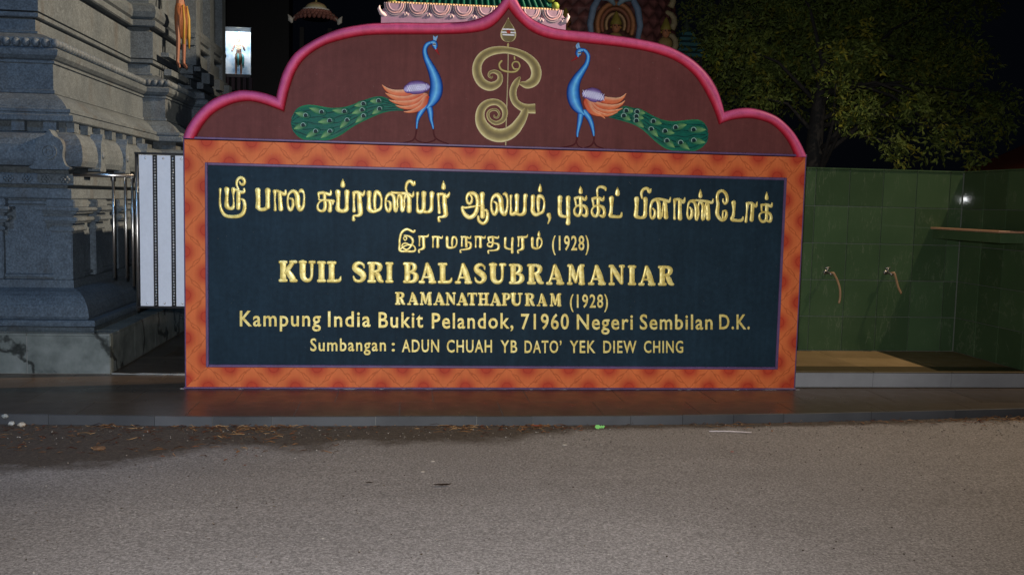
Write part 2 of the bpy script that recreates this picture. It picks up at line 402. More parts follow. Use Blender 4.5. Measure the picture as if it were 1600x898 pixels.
def build_walk():
    m = MB(); xs = [-9 + i * .3 for i in range(61)]
    front = [(x, kerb_y(x) + .02) for x in xs]; n = len(xs)
    vs = [(x, y, -.0035) for x, y in front] + [(x, 12, -.0035) for x in xs] + [(x, y, RZ - .02) for x, y in front]
    fs = [(i, i + 1, n + i + 1, n + i) for i in range(n - 1)] + [(2 * n + i, 2 * n + i + 1, i + 1, i) for i in range(n - 1)]
    m.add(vs, fs); walk = m.build('tiled_walk', GROUT, None, kind='structure')
    # floor tiles, rows parallel to the sign; the front row is cut along the kerb
    rows = [-2.2, -.42, 0.0, .31, .62, .93, 1.24, 1.55, 1.86, 2.17, 2.48, 2.79, 3.1]
    for r in range(len(rows) - 1):
        y0, y1 = rows[r], rows[r + 1]; off = (r % 2) * .21
        x = -4.4 + off
        while x < 4.6:
            x0, x1 = x, x + .62; x += .62
            if y0 > .2 and x0 > 2.2: continue
            if y0 > .6 and (x1 < -2.75 or x0 > -1.8): continue
            g = .0019
            if r == 0:
                xa = [x0 + g + (x1 - x0 - 2 * g) * k / 4 for k in range(5)]
                P0 = [(a, kerb_y(a) + .012) for a in xa]
                t = MB(); top = [(a, b, .0) for a, b in P0] + [(a, y1 - g, 0) for a in xa[::-1]]
                bot = [(a, b, -.003) for a, b, _ in top]; k = len(top)
                t.add(top + bot, [tuple(range(k))] + [(i, i + k, (i + 1) % k + k, (i + 1) % k) for i in range(k)])
                t.build('floor_tile', FLOOR, walk)
            else:
                dz = random.uniform(-.0006, .0006)
                boxo('floor_tile', FLOOR, walk, x0 + g, x1 - g, y0 + g, y1 - g, -.003, dz)
    # kerb facing tiles and the thin pale nosing edge
    kerb = boxo('kerb', DARKSHADE, None, -.05, .05, -.75, -.70, RZ - .05, -.02, kind='structure')
    x = -4.3
    while x < 4.6:
        L = random.choice((.33, .33, .34, .60)); x1 = x + L
        n = 4; xa = [x + .0015 + (L - .003) * i / n for i in range(n + 1)]
        t = MB(); o = random.uniform(-.0015, .0015)
        vs = []
        for a in xa:
            k = kerb_y(a) + o
            vs += [(a, k, RZ - .03), (a, k, -.002), (a, k + .010, .001 + o), (a, k + .010, RZ - .03)]
        fs = [(4 * i + j, 4 * (i + 1) + j, 4 * (i + 1) + (j + 1) % 4, 4 * i + (j + 1) % 4) for i in range(n) for j in range(4)] + [(3, 2, 1, 0), (4 * n, 4 * n + 1, 4 * n + 2, 4 * n + 3)]
        t.add(vs, fs); t.build('kerb_tile', KERBT, kerb); x = x1
    # low cement fillet line on the walk between temple and sign
    f = MB(); f.tube([(-2.72 + i * .05, .515 - i * .002 + random.uniform(-.004, .004), .002) for i in range(12)], [.010 * random.uniform(.4, 1.2) for i in range(12)], 5)
    f.build('cement_line', GROUT, walk)
build_walk()

# ================================================================== THE SIGN
SW, SHT = 2.1, 1.639
sign = empty('temple_sign', 'wide painted sign wall with orange frame, navy panel of gold lettering and scalloped pink arch', 'sign')
boxo('wall_base', simple('sign_side_paint', (.05, .022, .06, 1), .6), sign, -SW + .004, SW - .004, .004, .20, 0, SHT - .006)
def frame_strips():
    fwid = .138; ft = .149; fb = .146
    ix0, ix1, iz0, iz1 = -SW + fwid, SW - fwid, fb, SHT - ft
    g = .006; ox0, ox1, oz0, oz1 = -SW + g, SW - g, .010, SHT - g
    rep = .285
    def strip(q, horiz, flip):
        vs = [(x, 0, z) for x, z in q] + [(x, .02, z) for x, z in q]
        me = bpy.data.meshes.new('frame_board'); me.from_pydata(vs, [], [(0, 1, 2, 3), (0, 4, 5, 1), (1, 5, 6, 2), (2, 6, 7, 3), (3, 7, 4, 0)])
        uvl = me.uv_layers.new(name='UVMap')
        for lp in me.loops:
            vx = vs[lp.vertex_index]
            if horiz: u = (vx[0] - ox0) / rep; vv = (vx[2] - (iz1 if flip else oz0)) / ((oz1 - iz1) if flip else (iz0 - oz0))
            else: u = (vx[2] - oz0) / rep + .35; vv = (vx[0] - (ix1 if flip else ox0)) / ((ox1 - ix1) if flip else (ix0 - ox0))
            if flip: vv = 1 - vv
            uvl.data[lp.index].uv = (u, vv)
        link('frame_board', me, BORDER, sign)
    strip([(ox0, oz1), (ix0, iz1), (ix1, iz1), (ox1, oz1)], True, True)
    strip([(ox0, oz0), (ox1, oz0), (ix1, iz0), (ix0, iz0)], True, False)
    strip([(ox0, oz0), (ix0, iz0), (ix0, iz1), (ox0, oz1)], False, False)
    strip([(ox1, oz0), (ox1, oz1), (ix1, iz1), (ix1, iz0)], False, True)
    # purple trims
    for b in ((-SW, -SW + .008, -.004, .19, .004, SHT), (SW - .008, SW, -.004, .19, .004, SHT), (-SW, SW, -.012, .19, SHT, SHT + .014), (-SW - .008, SW + .004, -.012, .10, 0, .012)):
        boxo('edge_trim', PURPLE, sign, *b, bev=.003)
    t = .018
    panel = boxo('inscription_panel', NAVY, sign, ix0 + t, ix1 - t, -.004, .02, iz0 + t, iz1 - t)
    for b in ((ix0, ix0 + t, -.016, .01, iz0, iz1), (ix1 - t, ix1, -.016, .01, iz0, iz1), (ix0 + t, ix1 - t, -.0165, .01, iz1 - t, iz1), (ix0 + t, ix1 - t, -.0165, .01, iz0, iz0 + t)):
        boxo('panel_trim', PURPLE, sign, *b, bev=.004)
    return panel
panel = frame_strips()

# ---- scalloped arch
OUT = [
 [(286, 216), (294, 197), (311, 174), (334, 155), (361, 145), (378, 141.5), (400, 143), (416, 146.5), (432, 152)],
 [(432, 152), (436, 134), (444, 110), (459, 86), (480, 69.5), (507, 55), (534, 45), (560, 40), (579, 37.4), (600, 36.6), (627, 36), (667, 36.5), (700, 36), (730, 34), (750, 29), (766, 21), (778, 10), (787, -2), (796, -17)],
 [(796, -17), (803, -8), (808, 0), (814, 12), (824, 24), (840, 35), (860, 43), (880, 47), (900, 49), (923, 51), (951, 55), (981, 59), (1024, 67), (1053, 77), (1082, 94), (1105, 116), (1119.5, 139), (1127, 160), (1131, 175)],
 [(1131, 175), (1150, 170), (1173, 169), (1197, 175), (1217, 185), (1237, 204), (1250, 224), (1260, 245)]]
INN = [
 [(305, 217), (316, 197), (334, 177), (361, 163), (384, 158.5), (400, 160), (416, 164.5), (430, 169.5), (444, 175)],
 [(444, 175), (448, 155), (453.5, 134), (464, 108), (480, 88), (507, 71), (534, 62.5), (560, 57), (587, 54.5), (627, 54), (667, 54), (707, 53.5), (736, 51.5), (756, 48), (772, 40), (786, 26), (795, 14)],
 [(795, 14), (804, 26), (816, 38), (830, 49), (850, 58), (870, 62.5), (900, 66), (923, 68.5), (966, 73), (1009.5, 80), (1044, 90), (1067, 102), (1088, 121), (1105, 148), (1117, 174), (1124, 195)],
 [(1124, 195), (1143, 188), (1167, 185), (1187, 187.5), (1207, 195), (1223.6, 210), (1235, 227), (1243, 246)]]
def arch():
    mid = []
    for a, b in zip(OUT, INN):
        A = resample(cr([P(*q) for q in a]), 40); B = resample(cr([P(*q) for q in b]), 40)
        mid += [((x0 * .7 + x1 * .3), (z0 * .7 + z1 * .3)) for (x0, z0), (x1, z1) in zip(A, B)]
    z0 = SHT + .006; mid = [(x, max(z, z0 + .001)) for x, z in mid]
    m = MB(); slab(m, [(mid[0][0], z0)] + mid + [(mid[-1][0], z0)], .012, .15); m.build('arch_panel', MAROON, sign)
    pr = []
    for k in range(13):
        t = -1 + k / 6; pr.append((t, .046 * math.sqrt(max(0, 1 - t * t)) ** .9 - .012))
    pk, md, rd, dk = c(205, 92, 140), c(200, 78, 110), c(196, 42, 62), c(120, 22, 30)
    def cf(t, s):
        if t < -.2: return mix(c(178, 74, 122), pk, (t + 1) / .8)
        if t < .3: return mix(pk, md, (t + .2) / .5)
        if t < .8: return mix(md, rd, (t - .3) / .5)
        return mix(rd, dk, (t - .8) / .2)
    for a, b in zip(OUT, INN):
        m = MB(); loft(m, [P(*q) for q in a], [P(*q) for q in b], pr, 0, cf, 48); m.build('arch_moulding', RIM, sign, True)
        # back half of the moulding so the rim has thickness
        m = MB(); loft(m, [P(*q) for q in a], [P(*q) for q in b], [(-1, .011), (-1, -.15), (-.4, -.165), (0, -.15)], 0, lambda t, s: pk, 48); m.build('arch_rim', RIM, sign, True)
arch()

# ---- painted relief artwork on the arch
def stripe(cols, stops):
    def f(t, s):
        a = abs(t)
        for (s0, c0), (s1, c1) in zip(zip(stops, cols), zip(stops[1:], cols[1:])):
            if a <= s1: return mix(c0, c1, max(0, (a - s0) / (s1 - s0)))
        return cols[-1]
    return f
PF = [(-1, -.3), (-.88, .5), (-.66, .8), (-.33, .97), (0, 1), (.33, .97), (.66, .8), (.88, .5), (1, -.3)]
YA = .012
def wing_col(t, s):
    # orange-red quill side, cream edge, paler towards the tip, dark line where the next feather overlaps
    base = mix(c(190, 62, 34), c(236, 142, 92), max(0, min(1, s * 1.1)))
    if t < -.1: base = mix(base, c(250, 214, 176), min(1, (-t - .1) * (.55 + .6 * s)))
    if t > .55: base = mix(base, c(118, 30, 24), min(1, (t - .55) * 2.6))
    return base
def peacock(S, d, side):
    g = (lambda l: S.pts(l))
    pk = bpy.data.objects.new('peacock', None); C.objects.link(pk); pk.parent = sign; pk.location = (0, 0, 0); pk['label'] = 'blue painted peacock %s the symbol' % side
    blue = stripe([c(110, 190, 235), c(60, 140, 215), c(28, 84, 172), c(12, 40, 105)], [0, .35, .75, 1])
    # train
    m = MB()
    gr = lambda t, s: mix(c(30, 116, 92), c(8, 78, 66), min(1, max(0, (1 - abs(t)) * 2.2))) if abs(t) > .55 else c(6, 72, 62)
    pr = [(-1, -.002), (-.93, .003), (-.7, .005), (-.35, .006), (0, .0065), (.35, .006), (.7, .005), (.93, .003), (1, -.002)]
    loft(m, [S(*q) for q in d['tu']], [S(*q) for q in d['tl']], pr, YA, lambda t, s: mix(c(52, 128, 84), c(6, 88, 74), min(1, (1 - abs(t)) * 4)), 44); m.build('tail_train', PAINT, pk, True)
    A = resample(cr([S(*q) for q in d['tu']]), 30); B = resample(cr([S(*q) for q in d['tl']]), 30)
    m = MB()
    for i in range(1, 12):
        f = i / 12
        ln = [(A[k][0] + (B[k][0] - A[k][0]) * (f + .02 * math.sin(k * 1.3 + i)), A[k][1] + (B[k][1] - A[k][1]) * (f + .02 * math.sin(k * 1.3 + i)), .0016 + .0012 * ((k + i) % 3)) for k in range(1, 29)]
        ribbon(m, ln, .0008, YA - .0062, lambda t, s, i=i: c(16, 98, 80) if i % 2 else c(3, 58, 52), PF, 2, False)
    m.build('feather_barbs', PAINT, pk, True)
    for (rx, ry), (tx, ty) in zip(d['eyes'], d['tips']):
        m = MB()
        k = .55
        ribbon(m, g([(tx, ty, 1), (tx + (rx - tx) * .3, ty + (ry - ty) * .3, 12), (tx + (rx - tx) * .6, ty + (ry - ty) * .6, 19), (rx + (rx - tx) * .15, ry + (ry - ty) * .15, 19)]), .003, YA - .0060, lambda t, s: mix(mix(c(150, 188, 116), c(60, 140, 90), abs(t)), c(8, 80, 64), min(1, max(0, s * 1.5 - .25))), PF, 3)
        ribbon(m, g([(rx - 2, ry, 11), (rx + 2, ry, 11)]), .003, YA - .0080, lambda t, s: c(14, 40, 44), PF, 1)
        ribbon(m, g([(rx + 13 * math.cos(a / 8 * math.pi * 1.2 + 2.6), ry + 13 * math.sin(a / 8 * math.pi * 1.2 + 2.6), 1.9) for a in range(9)]), .002, YA - .0105, lambda t, s: c(150, 184, 176), PF, 1)
        m.build('tail_eye', PAINT, pk, True)
    for i, f in enumerate(d['wing']):
        m = MB(); dirn = i
        ribbon(m, g(f), .005, YA - .006 - .0012 * i, lambda t, s: wing_col(-t if d['flip'] else t, s), PF, 4)
        m.build('wing_feather', PAINT, pk, True)
    m = MB(); ribbon(m, g(d['neck']), .009, YA - .010, blue, PF, 5); m.build('neck_and_body', PAINT, pk, True)
    m = MB(); ribbon(m, g(d['head']), .007, YA - .013, blue, PF, 4); m.build('head', PAINT, pk, True)
    m = MB()
    for cst in d['crest']: ribbon(m, g(cst), .003, YA - .014, lambda t, s: c(130, 178, 220), PF, 3)
    m.build('crest', PAINT, pk, True)
    m = MB(); ribbon(m, g(d['beak']), .004, YA - .014, lambda t, s: c(150, 28, 34), PF, 3); m.build('beak', PAINT, pk, True)
    ex, ey = d['eye']; m = MB(); ribbon(m, g([(ex - 3, ey, 7), (ex + 3, ey, 7)]), .002, YA - .0195, lambda t, s: c(220, 225, 225) if abs(t) > .5 else c(10, 12, 20), PF, 1); m.build('eye', PAINT, pk, True)
    m = MB(); ribbon(m, g(d['saddle']), .006, YA - .015, stripe([c(176, 170, 214), c(168, 160, 208), c(128, 104, 164), c(84, 56, 108)], [0, .5, .64, 1]), PF, 3)
    a, b = d['saddle'][0], d['saddle'][-1]
    for k in range(-5, 6):
        for sg in (-1, 1):
            cx = (a[0] + b[0]) / 2 + k * 12; cy = (a[1] + b[1]) / 2 + (b[1] - a[1]) / (b[0] - a[0]) * k * 12
            if abs(k) <= 4: ribbon(m, g([(cx - 10 * sg, cy - 18, 1.5), (cx + 10 * sg, cy + 18, 1.5)]), .0012, YA - .0212, lambda t, s: c(226, 226, 242), PF, 1, False)
    m.build('saddle', PAINT, pk, True)
    for th, dk in d['legs']:
        m = MB(); ribbon(m, g(th), .006, YA - .009, blue, PF, 4); m.build('thigh', PAINT, pk, True)
        m = MB()
        for q in dk: ribbon(m, g(q), .003, YA - .003, lambda t, s: c(74, 18, 22), PF, 3)
        m.build('foot', PAINT, pk, True)
S3 = Sheet(400, 0, 3.742); S4 = Sheet(720, 0, 3.454)
peacock(S3, dict(flip=False,
  tu=[(862, 628), (800, 590), (740, 563), (690, 565), (640, 580), (580, 603), (520, 622), (450, 628), (400, 622), (340, 611), (285, 611), (235, 635), (208, 690), (204, 715)],
  tl=[(862, 648), (800, 650), (740, 662), (690, 682), (640, 705), (590, 730), (545, 758), (500, 790), (440, 818), (380, 828), (310, 828), (250, 806), (215, 765), (204, 725)],
  eyes=[(290, 675), (275, 732), (348, 768), (383, 655), (430, 706), (432, 768), (516, 652), (532, 703), (627, 607), (620, 643), (628, 678), (717, 590), (722, 637)],
  tips=[(230, 660), (220, 755), (290, 805), (310, 632), (362, 715), (378, 808), (445, 645), (490, 750), (575, 620), (560, 665), (582, 718), (665, 592), (678, 668)],
  wing=[[(930, 535, 22), (870, 548, 24), (810, 545, 20), (765, 525, 12), (738, 498, 2)], [(960, 560, 24), (890, 580, 22), (830, 578, 18), (785, 562, 11), (757, 545, 2)],
        [(985, 570, 26), (930, 600, 24), (870, 605, 18), (815, 598, 10), (778, 585, 2)], [(992, 580, 26), (955, 615, 22), (900, 630, 14), (850, 628, 8), (818, 617, 2)],
        [(992, 585, 22), (975, 620, 22), (935, 645, 14), (900, 655, 8), (866, 655, 2)]],
  neck=[(1022, 250, 10), (1000, 262, 13), (987, 292, 14), (994, 335, 17), (1015, 380, 22), (1036, 425, 28), (1052, 475, 34), (1055, 520, 37), (1046, 562, 35), (1027, 600, 24), (1005, 628, 10)],
  head=[(1030, 250, 12), (1042, 252, 17), (1047, 272, 16), (1050, 285, 8)], crest=[[(1044, 238, 6), (1042, 222, 7), (1037, 212, 2)], [(1050, 238, 5), (1054, 222, 6), (1062, 212, 2)]],
  beak=[(1052, 288, 9), (1060, 304, 6), (1074, 324, 1)], eye=(1042, 262), saddle=[(890, 520, 26), (915, 514, 37), (965, 511, 36), (990, 510, 26)],
  legs=[([(985, 625, 18), (965, 655, 17), (948, 690, 12), (942, 720, 8), (940, 748, 6)], [[(940, 745, 5), (934, 790, 4), (925, 812, 4), (905, 826, 4), (860, 834, 2)], [(928, 808, 4), (950, 826, 3), (990, 834, 2)]]),
        ([(1012, 620, 19), (1020, 660, 17), (1024, 700, 12), (1032, 730, 8), (1036, 750, 6)], [[(1036, 748, 5), (1040, 785, 4), (1050, 812, 4), (1030, 826, 4), (985, 838, 2)], [(1050, 808, 4), (1080, 826, 4), (1125, 840, 2)]])]), 'left of')
peacock(S4, dict(flip=True,
  tu=[(800, 622), (850, 590), (885, 570), (930, 580), (990, 595), (1040, 622), (1090, 643), (1150, 652), (1220, 645), (1285, 643), (1322, 668), (1338, 720)],
  tl=[(800, 634), (860, 650), (930, 672), (980, 700), (1020, 735), (1060, 772), (1110, 805), (1180, 822), (1250, 823), (1305, 798), (1332, 762), (1338, 728)],
  eyes=[(893, 598), (880, 625), (952, 603), (948, 628), (948, 652), (1040, 655), (1028, 697), (1103, 708), (1160, 688), (1257, 700), (1113, 760), (1187, 770), (1258, 758)],
  tips=[(938, 600), (918, 650), (998, 612), (990, 640), (990, 690), (1088, 668), (1066, 738), (1156, 720), (1222, 672), (1327, 700), (1156, 797), (1236, 808), (1322, 770)],
  wing=[[(740, 532, 20), (790, 545, 22), (840, 545, 18), (872, 530, 10), (893, 506, 2)], [(700, 560, 24), (760, 578, 22), (820, 580, 16), (862, 566, 9), (886, 545, 2)],
        [(690, 560, 26), (740, 598, 22), (795, 606, 14), (840, 598, 8), (872, 586, 2)], [(685, 560, 24), (715, 600, 20), (760, 618, 13), (800, 622, 8), (846, 606, 2)], [(680, 555, 22), (700, 595, 20), (730, 616, 13), (758, 624, 8), (778, 640, 2)]],
  neck=[(655, 268, 9), (675, 278, 11), (688, 305, 12), (680, 345, 14), (655, 385, 19), (628, 425, 25), (610, 470, 33), (608, 515, 36), (620, 560, 33), (640, 592, 24), (660, 615, 10)],
  head=[(652, 272, 12), (640, 276, 18), (634, 295, 16), (632, 304, 8)], crest=[[(634, 268, 5), (626, 250, 6), (630, 236, 2)], [(642, 262, 4), (636, 246, 5), (636, 234, 2)]],
  beak=[(630, 306, 7), (616, 320, 4), (594, 332, 1)], eye=(640, 288), saddle=[(680, 508, 26), (700, 510, 36), (735, 518, 36), (750, 524, 26)],
  legs=[([(648, 618, 18), (643, 655, 15), (636, 690, 11), (630, 720, 8), (630, 735, 6)], [[(630, 732, 5), (622, 770, 4), (595, 788, 4), (538, 796, 2)], [(624, 765, 4), (635, 788, 3), (656, 798, 2)]]),
        ([(672, 608, 18), (695, 640, 16), (708, 675, 13), (715, 708, 9), (718, 730, 6)], [[(718, 728, 5), (718, 765, 4), (700, 788, 4), (668, 798, 2)], [(718, 762, 4), (735, 788, 4), (776, 803, 2)]])]), 'right of')

def om_symbol():
    g = S4.pts; om = bpy.data.objects.new('scroll_symbol', None); C.objects.link(om); om.parent = sign
    oc = stripe([c(118, 104, 68), c(138, 122, 78), c(180, 164, 108), c(232, 220, 168), c(236, 226, 180)], [0, .4, .68, .88, 1])
    pole = lambda t, s: mix(c(196, 176, 140), c(96, 76, 50), abs(t))
    m = MB(); ribbon(m, g([(257, 232, 4), (255, 400, 4.5), (248, 600, 4.5), (243, 785, 5)]), .004, YA, pole, PF, 3, False); m.build('spear_shaft', PAINT, om, True)
    U = [(172, 412, 3), (166, 420, 4), (153, 410, 6), (158, 392, 8), (182, 386, 10), (208, 400, 13), (213, 430, 16), (193, 456, 20), (155, 466, 24), (114, 445, 25), (90, 400, 25), (90, 350, 24), (115, 306, 23), (160, 279, 22), (215, 269, 20), (262, 272, 18), (320, 288, 20), (370, 318, 23), (401, 358, 27), (409, 400, 28), (395, 437, 27), (360, 456, 22), (330, 452, 12), (312, 448, 3)]
    Mi = [(322, 414, 3), (312, 428, 12), (298, 450, 18), (284, 485, 20), (284, 520, 20), (298, 553, 20), (330, 577, 22), (365, 586, 25), (403, 586, 27)]
    Lo = [(350, 596, 20), (338, 628, 24), (318, 662, 28), (290, 698, 32), (250, 724, 35), (200, 731, 36), (150, 712, 35), (115, 672, 31), (104, 625, 25), (116, 582, 22), (150, 555, 19), (195, 552, 17), (230, 578, 17), (240, 615, 15), (226, 650, 13), (188, 664, 11), (155, 643, 9), (148, 612, 8), (166, 594, 7), (194, 594, 7), (208, 614, 6), (199, 634, 5), (183, 632, 4), (181, 622, 3)]
    for q in (Mi, Lo, U):
        m = MB(); ribbon(m, g(q), .008, YA - .002 - (.001 if q is U else 0) + (.0015 if q is Mi else 0), oc, PF, 6, q is not Mi); m.build('scroll', PAINT, om, True)
    m = MB()
    for q in ([(220, 330, 6), (208, 348, 6), (218, 374, 6), (252, 387, 6), (296, 386, 6), (318, 362, 5), (312, 338, 5), (290, 334, 5), (278, 350, 5), (288, 372, 5), (306, 372, 4)], [(290, 308, 5), (291, 318, 6)]):
        ribbon(m, g(q), .005, YA - .004, lambda t, s: mix(c(200, 184, 120), c(140, 120, 70), abs(t)), PF, 4)
    m.build('small_scroll', PAINT, om, True)
    # leaf shaped spear head with three ash stripes and a red dot
    L = [(257, 94), (240, 125), (222, 152), (212, 180), (216, 205), (234, 222), (257, 227)]; R = [(257, 94), (274, 125), (293, 152), (303, 182), (299, 207), (281, 223), (257, 227)]
    m = MB(); pr = [(-1, -.003), (-.86, .003), (-.7, .0045), (0, .006), (.7, .0045), (.86, .003), (1, -.003)]
    loft(m, [S4(*q) for q in L], [S4(*q) for q in R], pr, YA, lambda t, s: c(216, 202, 150) if abs(t) > .85 or s < .05 or s > .93 else c(112, 98, 62), 30); m.build('spear_head', PAINT, om, True)
    for a in ((228, 158, 287, 160), (222, 174, 294, 177), (229, 187, 287, 190)):
        m = MB(); ribbon(m, g([(a[0], a[1], 4), (a[2], a[3], 4)]), .002, YA - .0065, lambda t, s: c(232, 230, 236), PF, 1); m.build('ash_stripe', PAINT, om, True)
    m = MB(); ribbon(m, g([(255, 171, 9), (261, 172, 9)]), .003, YA - .008, lambda t, s: c(160, 60, 30), PF, 1); m.build('red_dot', PAINT, om, True)
    m = MB(); ribbon(m, g([(256, 240, 6), (256, 246, 6)]), .005, YA - .002, lambda t, s: c(186, 168, 110), PF, 1); m.build('shaft_bead', PAINT, om, True)
om_symbol()

m = MB(); m.tube([(-2.13 + i * .03, -.004 - .004 * random.random(), .001) for i in range(143)], [.004 * random.uniform(.1, 1.3) if random.random() < .7 else .0008 for i in range(143)], 5); m.build('cement_residue', simple('old_cement', (.34, .33, .34, 1), .8), sign)
# ---- gold lettering
YP = -.004
nst = [0]
def letter(S, strokes, hgt=.0075):
    m = MB()
    for q in strokes:
        nst[0] += 1; k = 1 + .014 * ((nst[0] * 7) % 5 - 2) / 2
        ribbon(m, S.pts(q), hgt * k, YP, None, HP, 4)
    return m.build('letter', GOLD, panel, True)
A_ = Sheet(330, 260, 8.98); B_ = Sheet(480, 260, 6.667); C_ = Sheet(700, 260, 6.667); D_ = Sheet(930, 260, 5.517); E_ = Sheet(600, 350, 4.706)
def off(l, dx, dy=0): return [[(a + dx, b + dy, r) for a, b, r in q] for q in l]
T1 = [
 (A_, [[(130, 320, 18), (127, 400, 11), (125, 480, 13), (132, 560, 16), (160, 640, 20), (210, 692, 22), (300, 705, 22), (390, 697, 24), (445, 662, 26), (470, 600, 24), (472, 530, 22), (455, 475, 20), (425, 458, 12)],
       [(222, 320, 34), (224, 400, 22), (220, 480, 24), (224, 560, 30), (262, 590, 22), (306, 580, 24), (318, 520, 12), (313, 420, 10), (314, 345, 26), (312, 318, 26)],
       [(318, 320, 18), (350, 330, 16), (385, 345, 26), (385, 430, 26), (385, 520, 27), (382, 585, 26)], [(385, 350, 22), (430, 365, 22), (462, 355, 20), (465, 315, 14)],
       [(385, 320, 14), (362, 265, 14), (364, 205, 17), (400, 162, 20), (448, 170, 22), (470, 215, 20), (450, 255, 20), (416, 245, 16), (400, 215, 9)]]),
 (A_, [[(656, 335, 36), (660, 400, 30), (662, 500, 30), (658, 570, 34)], [(796, 338, 38), (796, 400, 30), (796, 500, 28), (794, 570, 32)], [(650, 570, 24), (680, 598, 25), (720, 606, 24), (760, 596, 25), (798, 568, 24)]]),
 (A_, [[(892, 350, 26), (897, 400, 16), (895, 480, 12), (900, 560, 16), (900, 612, 20)], [(888, 345, 20), (930, 345, 20), (985, 372, 24), (1038, 390, 24), (1045, 335, 12)], [(965, 385, 26), (970, 470, 26), (975, 540, 28), (980, 598, 32)]]),
 (A_, [[(1105, 450, 12), (1140, 460, 18), (1150, 500, 18), (1148, 560, 20), (1115, 612, 22), (1084, 570, 18), (1074, 480, 14), (1090, 390, 16), (1145, 348, 24), (1190, 372, 30), (1214, 440, 34), (1216, 530, 32), (1248, 608, 28), (1294, 560, 20), (1306, 450, 14), (1300, 375, 14), (1268, 340, 28), (1240, 360, 14)]]),
 (B_, [[(122, 280, 16), (165, 275, 17), (205, 285, 17), (242, 292, 16), (247, 252, 8)], [(118, 285, 12), (124, 325, 9), (126, 348, 9), (180, 352, 12), (240, 356, 14), (275, 362, 16)],
       [(180, 285, 17), (184, 350, 17), (190, 405, 18), (180, 450, 18), (150, 466, 14), (116, 448, 14), (110, 405, 10), (135, 365, 10), (180, 350, 10)], [(228, 355, 16), (240, 400, 18), (236, 460, 22)], [(268, 362, 18), (268, 395, 8)]]),
 (B_, [[(320, 268, 28), (323, 330, 20), (322, 400, 20), (320, 445, 24), (365, 466, 18), (408, 448, 24), (413, 400, 19), (414, 330, 20), (416, 268, 28)], [(372, 200, 24), (372, 172, 20), (371, 132, 3)]]),
 (B_, [[(488, 278, 20), (486, 340, 12), (487, 400, 12), (488, 465, 18)], [(484, 275, 17), (530, 270, 18), (578, 298, 20), (598, 255, 8)], [(543, 285, 24), (545, 350, 24), (552, 430, 26), (554, 488, 26), (528, 512, 16), (485, 515, 12), (484, 555, 18)]]),
 (B_, [[(645, 275, 26), (645, 340, 20), (645, 400, 22), (648, 448, 25), (690, 470, 18), (726, 460, 16), (762, 438, 16), (774, 380, 12), (770, 320, 14), (745, 277, 22), (715, 270, 20), (703, 330, 18), (703, 400, 16), (708, 450, 14)]]),
 (B_, [[(835, 360, 8), (862, 375, 14), (868, 425, 16), (850, 466, 18), (825, 440, 14), (816, 380, 12), (826, 320, 14), (860, 285, 18), (897, 305, 18), (910, 360, 20), (910, 420, 19), (922, 468, 16), (942, 420, 10), (940, 350, 10), (958, 295, 18), (982, 330, 20), (984, 400, 20), (992, 465, 18), (1014, 410, 10), (1012, 345, 10), (1030, 295, 20), (1060, 330, 22), (1062, 400, 24), (1062, 462, 26)],
       [(880, 272, 14), (960, 278, 14), (1040, 286, 18), (1095, 310, 18), (1108, 265, 7)], [(1042, 280, 12), (1028, 230, 13), (1042, 172, 16), (1078, 156, 17), (1108, 188, 20), (1120, 160, 10)]]),
 (B_, [[(1150, 280, 18), (1146, 350, 9), (1148, 420, 13), (1156, 470, 20), (1205, 460, 22), (1214, 400, 21), (1214, 340, 20), (1215, 280, 27)], [(1205, 465, 20), (1250, 476, 16), (1288, 456, 22), (1296, 400, 18), (1296, 340, 18), (1300, 282, 26)]]),
 (B_, [[(1368, 292, 19), (1368, 360, 12), (1372, 420, 14), (1376, 480, 17)], [(1364, 292, 18), (1412, 290, 18), (1458, 314, 20), (1482, 272, 8)], [(1428, 300, 23), (1430, 380, 24), (1438, 450, 25), (1440, 505, 25), (1408, 526, 14), (1368, 530, 13), (1375, 568, 16)], [(1420, 222, 24), (1420, 195, 20), (1419, 150, 3)]]),
 (C_, [[(250, 345, 13), (234, 385, 15), (205, 378, 15), (194, 330, 13), (214, 288, 18), (260, 280, 20), (297, 310, 22), (308, 370, 20), (300, 450, 22), (270, 508, 22), (220, 530, 22), (168, 490, 20), (146, 425, 13), (180, 430, 13), (250, 420, 12), (310, 412, 12), (370, 408, 10)], [(250, 345, 12), (246, 320, 12), (230, 296, 12)],
       [(356, 290, 27), (354, 360, 20), (358, 440, 23), (360, 520, 26)], [(314, 520, 12), (322, 566, 17), (365, 594, 17), (402, 562, 19), (411, 490, 16), (396, 456, 14), (368, 462, 10)]]),
 (C_, [[(480, 368, 10), (506, 390, 14), (510, 450, 18), (486, 500, 18), (457, 460, 16), (450, 385, 12), (468, 322, 16), (510, 298, 22), (545, 335, 26), (552, 400, 26), (560, 465, 25), (590, 500, 19), (614, 440, 13), (618, 345, 12), (600, 288, 18), (578, 290, 12)]]),
 (C_, [[(655, 305, 15), (652, 370, 10), (655, 440, 12), (657, 496, 18), (708, 480, 22), (716, 430, 20), (716, 370, 19), (716, 305, 25)], [(708, 486, 20), (750, 504, 15), (792, 482, 22), (800, 420, 18), (800, 350, 18), (806, 305, 24)]]),
 (C_, [[(884, 315, 23), (882, 400, 20), (882, 465, 23), (910, 502, 20), (952, 490, 16), (988, 468, 16), (1001, 400, 11), (996, 345, 12), (968, 312, 19), (942, 318, 20), (938, 400, 18), (942, 470, 13)], [(957, 250, 22), (958, 225, 18), (958, 184, 3)]]),
 (C_, [[(1048, 505, 24), (1058, 545, 14), (1040, 596, 6)]]),
 (C_, [[(1165, 325, 26), (1162, 400, 20), (1162, 460, 22), (1170, 505, 22), (1210, 522, 15), (1250, 520, 16)], [(1250, 328, 25), (1248, 400, 20), (1250, 480, 22), (1250, 550, 20), (1248, 590, 25)]])]
